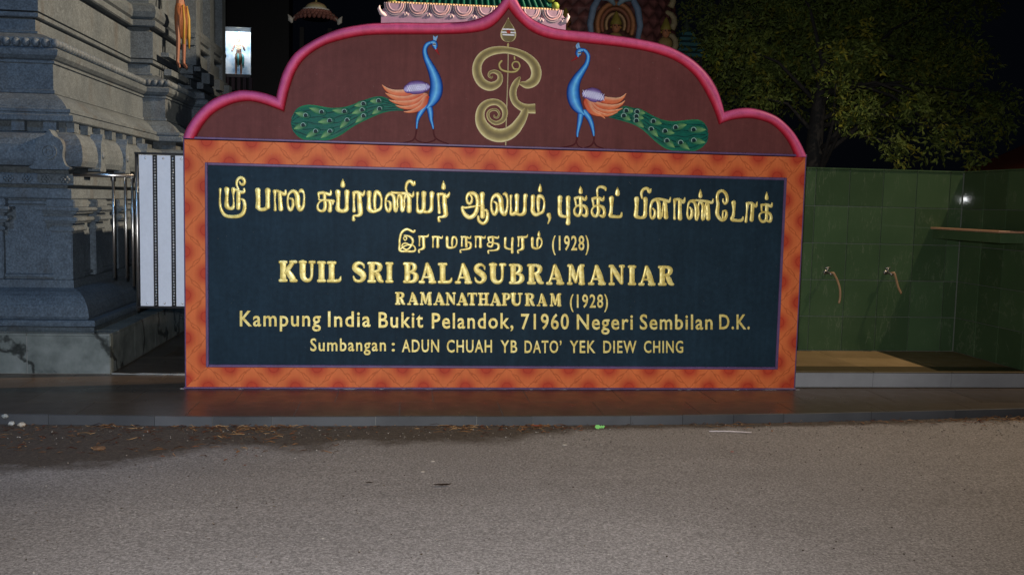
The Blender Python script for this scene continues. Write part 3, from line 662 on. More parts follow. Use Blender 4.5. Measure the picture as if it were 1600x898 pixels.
KA = [[(1322, 332, 15), (1378, 322, 16), (1428, 345, 17), (1440, 308, 7)], [(1322, 340, 13), (1330, 385, 11), (1336, 408, 11), (1385, 408, 12)],
      [(1380, 330, 18), (1380, 400, 18), (1384, 460, 18), (1362, 512, 15), (1326, 500, 16), (1314, 455, 12), (1338, 415, 10), (1385, 402, 12), (1430, 424, 18), (1446, 470, 16), (1434, 512, 20), (1402, 506, 12)]]
T1 += [(C_, KA + [[(1380, 268, 22), (1379, 240, 18), (1378, 206, 3)]]),
 (C_, off(KA, 182, 5) + [[(1556, 315, 9), (1552, 262, 11), (1556, 232, 11), (1585, 212, 14), (1632, 226, 17), (1640, 250, 9)]]),
 (D_, [[(138, 275, 22), (138, 340, 14), (133, 400, 16), (128, 425, 16), (178, 434, 13), (218, 430, 13), (226, 398, 6)], [(190, 238, 20), (190, 212, 16), (190, 182, 2)]]),
 (D_, [[(355, 280, 22), (355, 340, 16), (350, 400, 18), (350, 428, 18), (390, 442, 12), (425, 426, 18), (430, 360, 15), (432, 300, 18), (430, 282, 20)], [(402, 275, 8), (396, 230, 12), (415, 197, 12), (448, 192, 14), (466, 222, 14), (478, 196, 6)]]),
 (D_, [[(495, 362, 7), (512, 385, 10), (510, 425, 13), (490, 448, 12), (474, 420, 10), (475, 350, 10), (492, 300, 13), (525, 288, 15), (545, 320, 17), (550, 380, 18), (552, 438, 20)], [(575, 430, 7), (582, 350, 6), (598, 300, 14), (605, 370, 17), (608, 438, 20)], [(530, 280, 12), (570, 284, 12), (612, 296, 14), (638, 302, 11), (646, 266, 5)]]),
 (D_, [[(684, 292, 15), (681, 350, 8), (680, 400, 8), (682, 450, 12)], [(680, 288, 12), (720, 285, 13), (758, 308, 15), (770, 270, 5)], [(728, 300, 17), (727, 370, 16), (728, 448, 20)]]),
 (D_, [[(812, 352, 6), (830, 378, 12), (828, 425, 14), (808, 450, 12), (793, 420, 10), (795, 360, 8), (806, 312, 10), (832, 298, 14), (856, 318, 13), (868, 370, 14), (866, 430, 13), (872, 462, 10), (890, 410, 8), (886, 345, 8), (904, 304, 12), (926, 340, 13), (924, 400, 14), (926, 458, 14), (946, 410, 7), (946, 350, 8), (962, 314, 14), (970, 370, 17), (972, 450, 19)], [(840, 292, 9), (900, 294, 10), (960, 302, 12), (1004, 312, 12), (1014, 280, 5)], [(904, 258, 17), (904, 234, 14), (904, 200, 2)]]),
 (D_, [[(1102, 385, 8), (1122, 382, 9), (1130, 410, 12), (1118, 448, 14), (1090, 462, 14), (1062, 438, 15), (1048, 400, 17), (1055, 330, 14), (1048, 265, 12), (1062, 222, 13), (1098, 212, 13), (1128, 246, 14), (1134, 298, 12), (1116, 322, 10), (1100, 302, 8), (1100, 280, 6)], [(1100, 385, 8), (1096, 420, 8), (1100, 445, 10)]]),
 (D_, [[(1190, 312, 20), (1192, 370, 12), (1188, 420, 14), (1176, 456, 16), (1220, 466, 12), (1262, 462, 13), (1272, 434, 6)]]),
 (D_, [[(1310, 322, 15), (1305, 380, 8), (1300, 440, 10), (1296, 475, 12)], [(1305, 318, 12), (1345, 318, 12), (1382, 344, 13), (1392, 308, 5)], [(1354, 328, 17), (1350, 400, 16), (1345, 460, 18)]]),
 (D_, [[(1430, 332, 10), (1480, 330, 12), (1514, 345, 12), (1521, 314, 5)], [(1430, 340, 8), (1436, 390, 8), (1475, 392, 8)], [(1475, 332, 14), (1475, 400, 14), (1470, 458, 13), (1440, 476, 12), (1416, 452, 10), (1416, 412, 8), (1450, 394, 8), (1500, 406, 12), (1513, 440, 12), (1504, 472, 13), (1480, 470, 9)], [(1475, 276, 16), (1475, 254, 13), (1475, 220, 2)]])]
AA2 = [[(362, 98, 9), (360, 130, 5), (360, 168, 7)], [(358, 94, 8), (395, 94, 8), (424, 102, 8), (430, 86, 3)], [(395, 100, 11), (395, 135, 10), (395, 166, 12)]]
RA2 = [[(262, 98, 9), (261, 130, 5), (260, 158, 7)], [(258, 92, 8), (295, 92, 8), (320, 90, 8), (328, 74, 3)], [(290, 100, 12), (291, 140, 11), (292, 172, 12), (275, 185, 8), (256, 190, 6), (258, 206, 8)]]
T2 = [
 [[(226, 48, 8), (214, 58, 9), (170, 38, 9), (132, 60, 9), (116, 110, 8), (115, 150, 8), (116, 195, 8), (170, 200, 8), (224, 198, 8), (226, 168, 6), (196, 152, 6), (150, 162, 6), (118, 188, 6)], [(168, 105, 5), (156, 92, 5), (143, 105, 5), (156, 120, 5), (168, 106, 5)], [(150, 84, 6), (180, 88, 7), (205, 105, 9), (212, 132, 8), (196, 165, 7), (168, 188, 7), (136, 172, 6), (136, 150, 6), (160, 140, 6), (200, 160, 5)]],
 RA2, AA2,
 [[(464, 98, 11), (464, 140, 10), (468, 168, 10), (495, 174, 8), (524, 165, 7), (535, 132, 6), (528, 102, 8), (506, 98, 9), (500, 140, 8), (502, 166, 6)]],
 [[(570, 94, 8), (606, 96, 8), (632, 104, 7), (638, 86, 3)], [(574, 98, 8), (572, 135, 6), (572, 160, 8)], [(604, 100, 10), (605, 140, 10), (605, 165, 10)], [(610, 134, 6), (635, 140, 9), (634, 175, 9), (598, 186, 7), (562, 190, 5), (563, 206, 8)]],
 off(AA2, 314, 0),
 [[(768, 100, 9), (800, 95, 8), (836, 102, 8), (843, 86, 3)], [(768, 104, 8), (775, 132, 6), (810, 140, 6), (840, 150, 9), (838, 184, 9), (800, 194, 6), (766, 195, 5), (768, 212, 7)], [(800, 100, 9), (800, 140, 8), (790, 165, 8), (765, 160, 7), (762, 142, 5), (790, 132, 5)]],
 [[(892, 105, 10), (890, 140, 8), (892, 170, 9), (915, 182, 7), (940, 184, 8)], [(945, 105, 10), (942, 150, 9), (942, 190, 9), (942, 208, 10)]],
 off(RA2, 728, 4),
 [[(1090, 104, 11), (1090, 142, 10), (1094, 170, 10), (1120, 180, 8), (1148, 168, 7), (1160, 136, 6), (1152, 108, 8), (1132, 104, 9), (1126, 142, 8), (1128, 168, 6)], [(1138, 82, 11), (1138, 68, 9), (1138, 50, 1)]]]
for S, st in T1: letter(S, st)
for st in T2: letter(E_, st, .005)

# bold slab capitals, drawn stroke by stroke in a unit box (x, y up, half width)
SF = .066
def stem(x, b=.11, s=.17, y0=0, y1=1, top=True, bot=True):
    o = [[(x, y0 + .16, b * 1.08), (x, .5, b), (x, y1 - .16, b * 1.08)]]
    if bot: o.append([(x - s + .03, y0 + SF, SF), (x + s - .03, y0 + SF, SF)])
    if top: o.append([(x - s + .03, y1 - SF, SF), (x + s - .03, y1 - SF, SF)])
    return o
def sr(x0, x1, y): return [(x0 + SF, y, SF), (x1 - SF, y, SF)]
CAP = {
 'K': (.89, stem(.2) + [[(.3, .42, .07), (.46, .64, .09), (.64, .88, .08)], sr(.5, .88, .945), [(.40, .55, .09), (.54, .32, .12), (.70, .10, .11)], sr(.52, .89, .055)]),
 'U': (.82, [[(.19, .92, .12), (.19, .35, .115), (.26, .15, .10), (.43, .075, .08), (.57, .16, .06), (.62, .4, .055), (.62, .92, .07)], sr(.0, .38, .945), sr(.47, .80, .945)]),
 'I': (.40, stem(.2)),
 'L': (.68, stem(.2, s=.19) + [[(.2, .06, .06), (.50, .07, .07), (.60, .14, .06), (.63, .26, .03)]]),
 'S': (.68, [[(.58, .70, .03), (.55, .84, .05), (.42, .93, .06), (.27, .92, .08), (.15, .82, .10), (.16, .67, .12), (.33, .54, .13), (.50, .41, .13), (.55, .25, .11), (.46, .11, .08), (.32, .06, .06), (.15, .12, .06), (.07, .30, .03)]]),
 'R': (.78, stem(.2) + [[(.2, .94, .055), (.42, .935, .06), (.57, .84, .10), (.58, .69, .10), (.48, .56, .07), (.25, .52, .05)], [(.42, .50, .08), (.52, .30, .11), (.60, .12, .10), (.72, .055, .055)]]),
 'B': (.74, stem(.2) + [[(.2, .945, .05), (.42, .935, .06), (.54, .83, .09), (.53, .67, .09), (.40, .56, .055), (.22, .53, .05)], [(.22, .52, .05), (.46, .50, .06), (.60, .38, .10), (.60, .21, .11), (.46, .075, .07), (.2, .055, .05)]]),
 'A': (.84, [[(.14, .08, .045), (.26, .40, .055), (.40, .92, .07)], [(.40, .92, .08), (.52, .55, .12), (.65, .10, .12)], [(.26, .29, .045), (.55, .29, .045)], sr(.0, .30, .055), sr(.47, .84, .055)]),
 'M': (.87, [[(.15, .08, .055), (.17, .5, .06), (.20, .90, .08)], sr(.03, .30, .945), sr(.02, .28, .055), [(.22, .90, .10), (.33, .5, .10), (.43, .15, .07)], [(.43, .12, .05), (.60, .88, .06)], [(.68, .90, .10), (.70, .5, .11), (.72, .08, .11)], sr(.60, .85, .945), sr(.56, .87, .055)]),
 'N': (.80, [[(.16, .08, .055), (.16, .90, .055)], sr(.02, .31, .055), sr(.02, .28, .945), [(.20, .90, .09), (.42, .5, .11), (.63, .12, .08)], [(.65, .08, .05), (.65, .92, .055)], sr(.51, .79, .945)]),
 'T': (.72, stem(.36, top=False) + [[(.06, .93, .06), (.66, .93, .06)], [(.06, .92, .055), (.04, .70, .025)], [(.66, .92, .055), (.68, .70, .025)]]),
 'H': (.85, stem(.2, .1, .18) + stem(.65, .1, .18) + [[(.2, .5, .06), (.65, .5, .06)]]),
 'P': (.72, stem(.2) + [[(.2, .94, .055), (.42, .935, .06), (.56, .83, .10), (.57, .67, .10), (.45, .53, .07), (.22, .49, .05)]])}
def slabcap(ch, x0, x1, yb, h, hgt):
    w_, st = CAP[ch]; k = (x1 - x0) / w_; out = []
    for q in st: out.append([(x0 + a * k, yb - b * h, r * 1.18 * (h + k) / 2) for a, b, r in q])
    letter(Sheet(0, 0, 1), out, hgt)
F_ = (420, 4.848); G_ = (740, 4.848)
L3 = [('K', F_, 78, 218), ('U', F_, 228, 358), ('I', F_, 368, 432), ('L', F_, 445, 553), ('S', F_, 630, 738), ('R', F_, 748, 872), ('I', F_, 885, 943), ('B', F_, 1018, 1135), ('A', F_, 1135, 1268), ('L', F_, 1285, 1392), ('A', F_, 1408, 1540),
      ('S', G_, 0, 98), ('U', G_, 115, 250), ('B', G_, 268, 384), ('R', G_, 405, 532), ('A', G_, 548, 685), ('M', G_, 703, 843), ('A', G_, 865, 1000), ('N', G_, 1018, 1146), ('I', G_, 1168, 1228), ('A', G_, 1246, 1376), ('R', G_, 1396, 1518)]
for ch, (o_, k_), a, b in L3:
    x0, x1 = o_ + a / k_, o_ + b / k_; yb = 440.0 + (x0 - 436) / 617 * 6.0
    slabcap(ch, x0, x1, yb, 32.8 - (x0 - 436) / 617 * 2.2, .0075)
L4 = [('R', 617.4, 633.4), ('A', 636, 654), ('M', 655.4, 675), ('A', 677, 695.4), ('N', 695.6, 712.8), ('A', 713, 731.5), ('T', 730, 745.5), ('H', 747, 764), ('A', 764.8, 783.4), ('P', 784.2, 798.2), ('U', 797.6, 817), ('R', 820, 836), ('A', 838.4, 855), ('M', 858.4, 877)]
for ch, x0, x1 in L4: slabcap(ch, x0, x1, 475.8 + (x0 - 617) / 260 * 2.4, 19.8, .005)

# plain condensed lettering from Blender's built in typeface
TXT = {}
def glyph(ch):
    """outline mesh of one character (unit em) and its advance, from the built-in font"""
    if ch in TXT: return TXT[ch]
    def dims(body, mesh=False):
        cu = bpy.data.curves.new('t', 'FONT'); cu.body = body; cu.size = 1; cu.offset = .006 if mesh else 0; cu.resolution_u = 3
        if mesh: cu.extrude = .5; cu.bevel_depth = .008; cu.bevel_resolution = 1
        o = bpy.data.objects.new('t', cu); C.objects.link(o)
        dg = bpy.context.evaluated_depsgraph_get(); me = bpy.data.meshes.new_from_object(o.evaluated_get(dg))
        v = [x.co.copy() for x in me.vertices]; f = [tuple(p.vertices) for p in me.polygons]
        bpy.data.objects.remove(o); bpy.data.curves.remove(cu); bpy.data.meshes.remove(me)
        return v, f
    wd = lambda b: (lambda v: max(q.x for q in v) - min(q.x for q in v))(dims(b)[0])
    adv = wd('H' + ch + 'H') - wd('HH')
    v, f = dims(ch, True) if ch != ' ' else ([], [])
    TXT[ch] = (v, f, adv); return TXT[ch]
def textline(words, capf, hgt=.005):
    for wd, x0, x1, yb, ch_ in words:
        advs = [glyph(a)[2] for a in wd]
        v0 = glyph(wd[0])[0]; lb = min(q.x for q in v0); v1 = glyph(wd[-1])[0]; re = sum(advs[:-1]) + max(q.x for q in v1)
        tr = .075; k = (x1 - x0) / (re - lb + tr * (len(wd) - 1)); kv = ch_ / .735; pen = 0
        for a, ad in zip(wd, advs):
            v, f, _ = glyph(a); zs = max(q.z for q in v)
            vs = []
            for q in v:
                X, Z = P(x0 + (pen + q.x - lb) * k, yb + (x0 - 700) * .0 - q.y * kv)
                vs.append((X, YP + .002 - (q.z / zs * .5 + .5) * hgt if q.z > 0 else YP + .002, Z))
            me = bpy.data.meshes.new('letter'); me.from_pydata(vs, [], f); link('letter', me, GOLD, panel); pen += ad + tr
textline([('Kampung', 375, 501.5, 509, 25.2), ('India', 512.6, 579, 509.8, 25), ('Bukit', 591.6, 661, 511, 25), ('Pelandok,', 674.7, 802, 512.4, 25), ('71960', 814, 888.6, 513.6, 25), ('Negeri', 901, 988.5, 514, 24.8), ('Sembilan', 999.4, 1113, 514, 24.4), ('D.K.', 1123.4, 1171, 513.6, 24)], 0)
textline([('Sumbangan', 485, 603, 547.6, 20.4), (':', 612, 617, 548, 20), ('ADUN', 628, 686, 549.2, 20.2), ('CHUAH', 698, 768.6, 549.8, 20.2), ('YB', 782, 808, 550.2, 20), ('DATO’', 819.5, 877.2, 550.6, 20), ('YEK', 890, 930, 550.6, 20), ('DIEW', 942.3, 994.2, 550.6, 19.8), ('CHING', 1005.8, 1067, 550.4, 19.4)], 0)
textline([('(1928)', 862.4, 920, 390.6, 23.6), ('(1928)', 890.2, 949.6, 480, 21.4)], 0)

# ================================================================== THE TEMPLE ON THE LEFT
temple = empty('stone_temple', 'carved grey granite temple base with stepped mouldings and pilasters at far left', 'temple', (-3, .9, 0))
def tp(mb, name, mat=STONE, smooth=False):
    o = mb.build(name, mat, None, smooth); o.parent = temple; o.location = (3, -.9, 0); return o
BX = [-2.73, -2.515, -2.38]; BY = [.52, 2.93, 4.1, 7.2]
def plan(s):
    return [(-6.5, BY[0] + s), (BX[0] - s, BY[0] + s), (BX[0] - s, BY[1] + s), (BX[1] - s, BY[1] + s), (BX[1] - s, BY[2] + s), (BX[2] - s, BY[2] + s), (BX[2] - s, BY[3] - s), (-6.5, BY[3] - s)]
def course(name, prof, mat=STONE, cap=True):
    m = MB(); n = 8; vs = []
    for s, z in prof: vs += [(x, y, z) for x, y in plan(s)]
    k = len(prof); fs = [(j * n + i, j * n + (i + 1) % n, (j + 1) * n + (i + 1) % n, (j + 1) * n + i) for j in range(k - 1) for i in range(n)]
    fs += [tuple(range((k - 1) * n, k * n)), tuple(range(n))[::-1]]
    m.add(vs, fs); return tp(m, name, mat)
course('plinth_core', [(.004, .0), (.004, .27)], GROUT)
# marble cladding slabs
def marble_slabs():
    x = -4.9; xs = [-4.9, -4.10, -3.295, -2.73 - .002]
    for a, b in zip(xs, xs[1:]):
        m = MB(); m.box(a + .005, b - .001, .52, .535, .004, .27); tp(m, 'marble_slab', MARBLE)
        m = MB(); m.box(a + .003, b - .001, .522, .72, .2715, .285); tp(m, 'marble_slab', MARBLE)
    ys = [.537, 1.14, 1.74, 2.34, 2.93]
    for a, b in zip(ys, ys[1:]):
        m = MB(); m.box(-2.745, -2.73, a, b - .003, .004, .27); tp(m, 'marble_slab', MARBLE)
        m = MB(); m.box(-2.93, -2.732, a + (.19 if a < .6 else 0), b - .003, .2715, .285); tp(m, 'marble_slab', MARBLE)
    for b in ((-2.742, -2.515, 2.918, 2.93, .004, .282), (-2.527, -2.515, 2.932, 4.1, .004, .282)):
        m = MB(); m.box(*b); tp(m, 'marble_slab', MARBLE)
marble_slabs()
course('foot_slab', [(.155, .285), (.155, .312)], STONE_D)
course('foot_slab', [(.146, .318), (.143, .334), (.143, .345), (.150, .36)], STONE)
course('rounded_moulding', [(.215, .36), (.206, .378), (.212, .42), (.222, .455), (.24, .49), (.264, .523), (.30, .552), (.350, .572), (.358, .575)])
course('plain_band', [(.358, .575), (.358, .631), (.378, .634)])
course('lower_wall', [(.41, .60), (.41, 1.23)])
course('plain_band', [(.376, 1.222), (.366, 1.232), (.366, 1.296), (.372, 1.301)])
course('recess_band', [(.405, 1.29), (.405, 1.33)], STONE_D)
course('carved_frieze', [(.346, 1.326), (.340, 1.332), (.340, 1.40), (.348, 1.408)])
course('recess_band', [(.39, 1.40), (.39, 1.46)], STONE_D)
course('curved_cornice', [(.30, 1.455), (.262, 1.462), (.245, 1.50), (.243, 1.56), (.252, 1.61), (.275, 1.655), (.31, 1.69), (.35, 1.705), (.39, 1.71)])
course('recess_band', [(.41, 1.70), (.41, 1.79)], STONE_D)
course('plain_band', [(.345, 1.782), (.335, 1.79), (.335, 1.825), (.342, 1.832)])
course('plain_band', [(.372, 1.83), (.372, 1.845), (.362, 1.850), (.362, 1.872), (.37, 1.878)])
course('sloping_moulding', [(.395, 1.876), (.41, 1.90), (.45, 1.945), (.505, 1.985), (.535, 1.998)])
course('plain_band', [(.525, 1.998), (.525, 2.022), (.535, 2.026)])
course('main_wall', [(.537, 2.02), (.537, 2.24)])
course('bead_moulding', [(.54, 2.236), (.515, 2.248), (.49, 2.272), (.482, 2.31), (.500, 2.325), (.53, 2.335), (.535, 2.39), (.54, 2.402)], STONE)
course('sloping_moulding', [(.545, 2.40), (.60, 2.425), (.66, 2.446), (.70, 2.452)])
course('thin_fillet', [(.706, 2.452), (.700, 2.458), (.700, 2.472), (.724, 2.478)])
course('thin_fillet', [(.530, 2.214), (.522, 2.218), (.522, 2.234), (.53, 2.238)])
course('thin_fillet', [(.400, 1.180), (.392, 1.186), (.392, 1.206), (.40, 1.21)])
course('thin_fillet', [(.392, .648), (.390, .652), (.390, .668), (.405, .674)])
course('upper_block', [(.726, 2.445), (.723, 2.56)])
course('upper_slab', [(.70, 2.572), (.69, 2.578), (.69, 2.605), (.70, 2.610)])
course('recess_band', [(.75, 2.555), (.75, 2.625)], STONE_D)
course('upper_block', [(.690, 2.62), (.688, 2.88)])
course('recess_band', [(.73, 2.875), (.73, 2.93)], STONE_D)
course('upper_slab', [(.67, 2.925), (.655, 2.935), (.655, 2.985), (.68, 2.995)])
course('rounded_moulding', [(.70, 2.995), (.66, 3.02), (.645, 3.07), (.66, 3.13), (.70, 3.16)])
course('upper_block', [(.735, 3.16), (.735, 4.4)])
course('roof_slab', [(.55, 4.4), (.50, 4.5), (.6, 4.6)])

def pieces():
    # beads along the moulding (front and both side bays)
    bm = MB(); bm.ball((0, 0, 0), .0315, None, 10, 7, (1, 1, 1.05)); me = bm.mesh('bead', True); me.materials.append(STONE)
    def bead(x, y, z=2.362):
        o = bpy.data.objects.new('bead', me); C.objects.link(o); o.parent = temple; o.location = (x + 3, y - .9, z)
    s = .510; x = BX[0] - s + .002
    for k in range(9): bead(x - k * .069, BY[0] + s)
    y = BY[0] + s + .069
    while y < BY[1] + s - .03: bead(BX[0] - s, y); y += .069
    x = BX[0] - s + .04
    while x < BX[1] - s + .02: bead(x, BY[1] + s - .003); x += .06
    y = BY[1] + s + .06
    while y < BY[2] + s - .03: bead(BX[1] - s, y); y += .0625
    # small blocks under the slab of the cornice
    for k in range(7):
        m = MB(); yy = BY[0] + .40 + .02 + k * .30; m.box(BX[0] - .42, BX[0] - .355, yy, yy + .10, 1.712, 1.781); tp(m, 'bracket')
    for k in range(5):
        m = MB(); xx = BX[0] - .46 - k * .22; m.box(xx - .09, xx, BY[0] + .36, BY[0] + .42, 1.712, 1.781); tp(m, 'bracket')
    # pilasters with stepped capitals
    def pil(axis, a0, a1, name='pilaster'):
        m = MB(); s0 = .378
        lv = [(0, .634, .99, 0), (.018, .99, 1.02, 0), (.004, 1.02, 1.05, 0), (.042, 1.05, 1.065, 0), (.060, 1.065, 1.095, 0), (.02, 1.095, 1.12, 0), (.055, 1.12, 1.14, 0), (.078, 1.14, 1.165, 0), (.03, 1.165, 1.2215, 0)]
        for e, z0, z1, _ in lv:
            e2 = e * .95 + .012
            if axis == 'x': m.box(a0 - e, a1 + e, BY[0] + s0 - e2, BY[0] + .415, z0, z1)
            elif axis == 'corner': m.box(a0 - e, BX[0] - s0 + e2, BY[0] + s0 - e2, a1 + e, z0, z1)
            else: m.box(BX[0] - .415, BX[0] - s0 + e2, a0 - e, a1 + e, z0, z1)
        me = m.mesh(name); bm = bmesh.new(); bm.from_mesh(me); bmesh.ops.bevel(bm, geom=list(bm.edges), offset=.006, segments=2, affect='EDGES'); bm.to_mesh(me); bm.free()
        o = link(name, me, STONE, temple); o.location = (3, -.9, 0)
    pil('corner', -3.235, 1.16); pil('x', -3.80, -3.58); pil('x', -4.3, -4.12)
    pil('y', 1.42, 1.60); pil('y', 2.0, 2.18); pil('y', 2.6, 2.78)
    # wall panels between pilasters
    pass
    # frieze flowers
    for k in range(9):
        m = MB(); cx, cz = -3.13 - k * .13, 1.366
        for a in range(6):
            t = a * math.pi / 3; m.ball((cx + .024 * math.cos(t), BY[0] + .338, cz + .018 * math.sin(t)), .014, None, 6, 4, (1, .5, 1))
        m.ball((cx, BY[0] + .335, cz), .012, None, 6, 4)
        tp(m, 'frieze_flower', STONE, True)
    # horseshoe gables on the curved cornice
    def gable(kind, pos, w_, name='horseshoe_gable'):
        pts = [(-.5, 0), (-.56, .06), (-.44, .12), (-.36, .35), (-.38, .62), (-.30, .80), (-.12, .90), (0, 1.06), (.12, .90), (.30, .80), (.38, .62), (.36, .35), (.44, .12), (.56, .06), (.5, 0)]
        q = cr([(a * w_, b * .265) for a, b in pts], 3); m = MB()
        if kind == 'x':
            slab(m, [(pos + a, 1.435 + b) for a, b in q], BY[0] + .195, BY[0] + .31)
            for r0, r1, d in ((.055, .043, .012), (.030, .018, .012)):
                for i in range(16):
                    t0, t1 = 2 * math.pi * i / 16, 2 * math.pi * (i + 1) / 16
                    Q = [(pos + r * math.cos(t), 1.56 + r * math.sin(t)) for r, t in ((r0, t0), (r0, t1), (r1, t1), (r1, t0))]
                    slab(m, Q, BY[0] + .195 - d, BY[0] + .197)
        else:
            n = len(q); xa, xb = BX[0] - .222, BX[0] - .31
            vs = [(xa, pos + a, 1.435 + b) for a, b in q] + [(xb, pos + a, 1.435 + b) for a, b in q]
            m.add(vs, [tuple(range(n)), tuple(range(2 * n - 1, n - 1, -1))] + [(i, (i + 1) % n, (i + 1) % n + n, i + n) for i in range(n)])
            m.ball((xa, pos, 1.56), .03, None, 10, 6, (.5, 1, 1))
        me = m.mesh(name); bm = bmesh.new(); bm.from_mesh(me); bmesh.ops.recalc_face_normals(bm, faces=bm.faces); bm.to_mesh(me); bm.free()
        o = link(name, me, STONE, temple); o.location = (3, -.9, 0)
    gable('x', -3.185, .25); gable('x', -3.75, .25); gable('x', -4.3, .25)
    gable('y', 1.16, .13); gable('y', 1.80, .13); gable('y', 2.42, .13)
    # stepped ledge blocks high on the far bay
    for (x0, x1, y0, y1, z0, z1) in ((-3.12, -3.05, 3.72, 4.55, 2.47, 2.53), (-3.16, -3.08, 3.75, 4.6, 2.66, 2.70), (-3.05, -2.98, 4.9, 6.4, 2.47, 2.54), (-3.09, -3.0, 4.85, 6.5, 2.66, 2.71), (-3.02, -2.93, 5.0, 5.25, 2.54, 2.66), (-3.02, -2.93, 5.6, 5.85, 2.54, 2.66), (-3.02, -2.93, 6.2, 6.4, 2.54, 2.66)):
        m = MB(); m.box(x0, x1, y0, y1, z0, z1); tp(m, 'ledge_block')
    for y0 in (4.78, 5.55, 6.3):
        m = MB(); m.box(-3.15, -3.03, y0, y0 + .22, 2.72, 4.4); tp(m, 'upper_pilaster')
pieces()

# ================================================================== painted standing figure on the temple ledge
def figure(name, label, loc, scale, skin, cloth, cloth2, crown, face=(0, -1), slim=1):
    """a slim standing deity statue: skinned body, then drapery and crown as its parts"""
    root = empty(name, label, 'statue', loc)
    root.rotation_euler = (0, 0, face[0]); root.scale = (scale * slim, scale * slim, scale)
    def skinned(nm, V, Eg, Rr, mat, par):
        me = bpy.data.meshes.new(nm); me.from_pydata(V, Eg, []); o = link(nm, me, mat, par)
        mo = o.modifiers.new('skin', 'SKIN')
        for i, sv in enumerate(me.skin_vertices[0].data):
            r = Rr[i]; sv.radius = r if isinstance(r, tuple) else (r, r)
        me.skin_vertices[0].data[0].use_root = True
        ss = o.modifiers.new('sub', 'SUBSURF'); ss.levels = 1; ss.render_levels = 1
        return o
    V = [(0, 0, .95), (0, 0, 1.10), (0, 0, 1.30), (0, -.01, 1.42), (0, -.01, 1.50), (0, -.02, 1.60), (0, -.02, 1.70),
         (.10, 0, .88), (.10, -.02, .50), (.10, 0, .10), (.11, -.14, .04), (-.10, 0, .88), (-.12, -.05, .50), (-.13, -.02, .10), (-.15, -.15, .04),
         (.18, 0, 1.40), (.27, -.02, 1.15), (.25, -.20, 1.20), (.24, -.27, 1.30), (-.18, 0, 1.40), (-.28, -.02, 1.15), (-.27, -.20, 1.08), (-.27, -.28, 1.12)]
    Eg = [(0, 1), (1, 2), (2, 3), (3, 4), (4, 5), (5, 6), (0, 7), (7, 8), (8, 9), (9, 10), (0, 11), (11, 12), (12, 13), (13, 14), (3, 15), (15, 16), (16, 17), (17, 18), (3, 19), (19, 20), (20, 21), (21, 22)]
    Rr = [(.13, .10), (.11, .09), (.15, .10), (.11, .08), .055, (.085, .095), (.06, .07), (.09, .09), .065, .042, .03, (.09, .09), .065, .042, .03, .055, .045, .035, .028, .055, .045, .035, .028]
    skinned('body', V, Eg, Rr, skin, root)
    m = MB(); m.lathe([(.14, 1.02), (.17, .95), (.19, .80), (.17, .62), (.14, .52), (.10, .50)], 0, 0, 0, 16, None, 1, .75)
    for k in range(6): m.tube([(-.15 + .055 * k, -.13, .98), (-.12 + .045 * k, -.145, .75), (-.09 + .035 * k, -.13, .50 - .02 * (k % 2))], [.012, .018, .010], 6)
    m.build('loincloth', cloth, root, True)
    m = MB(); m.tube([(.16, -.06, 1.0), (.22, -.08, .8), (.20, -.10, .55), (.23, -.08, .35)], [.03, .045, .05, .02], 8); m.tube([(-.02, -.14, 1.0), (0, -.16, .75), (-.01, -.15, .40)], [.02, .035, .03], 8)
    m.build('sash', cloth2, root, True)
    m = MB(); m.lathe([(.095, 1.66), (.11, 1.69), (.10, 1.74), (.105, 1.78), (.075, 1.84), (.07, 1.88), (.03, 1.95), (.001, 1.99)], 0, -.02, 0, 14)
    m.ball((0, -.10, 1.60), .016, None, 6, 5); m.build('crown', crown, root, True)
    m = MB()
    for r_, z_ in ((.14, 1.36), (.12, 1.28)):
        m.tube([(r_ * math.cos(a), -.05 - .09 * abs(math.sin(a)), z_ - .10 * math.sin(a)) for a in [math.pi * i / 10 for i in range(11)]], .014, 6)
    m.build('garland', crown, root, True)
    m = MB()
    for sx in (-1, 1):
        m.ball((sx * .032, -.108, 1.615), .012, None, 6, 5)
        m.ball((sx * .088, -.02, 1.60), .02, None, 6, 5)
    m.tube([(-.02, -.112, 1.555), (0, -.118, 1.552), (.02, -.112, 1.555)], .007, 5)
    m.build('face_features', simple('statue_face_paint', (.05, .02, .02, 1)), root, True)
    return root
figure('painted_statue', 'orange and yellow painted standing figure on the ledge of the granite temple', (-3.02, 4.0, 2.56), .66,
       simple('terracotta_skin', (.20, .085, .055, 1), .6), simple('orange_cloth_paint', (.22, .075, .025, 1), .6), simple('yellow_cloth_paint', (.26, .17, .02, 1), .6), simple('gilt_paint', (.5, .34, .08, 1), .4), (.9, 0), .55)

# ================================================================== gate and railing between temple and sign
gate = empty('panelled_gate', 'white panelled steel gate with twisted rods beside the left edge of the sign', 'gate', (-2.62, .8, .44))
def gp(mb, name, mat, smooth=False):
    o = mb.build(name, mat, None, smooth); o.parent = gate; o.location = (2.62, -.8, -.44); return o
gx = -2.59; GZ0, GZ1 = .458, 1.558
for k in range(7):
    a = gx + k * .127; m = MB(); m.box(a, a + .093, .792, .808, GZ0, GZ1); gp(m, 'white_panel', WHITE)
    for z in (GZ0 + .022, GZ1 - .022):
        m = MB(); m.ball((a + .045, .788, z), .008, None, 8, 5); gp(m, 'bolt', CHROME, True)
    m = MB(); b = a + .110; n = 52
    for j in range(n):
        z = GZ0 + .005 + (GZ1 - GZ0 - .01) * j / n; m.ball((b, .793, z + .008), .0072, None, 6, 4, (1, 1, 1.2))
    gp(m, 'twisted_rod', CHROME, True)
    m = MB(); m.box(a + .093, a + .127, .802, .812, GZ0, GZ1); gp(m, 'dark_backing', DARKM)
m = MB(); m.box(gx - .03, gx + .9, .78, .82, GZ1 + .004, GZ1 + .018); gp(m, 'top_rail', DARKM)
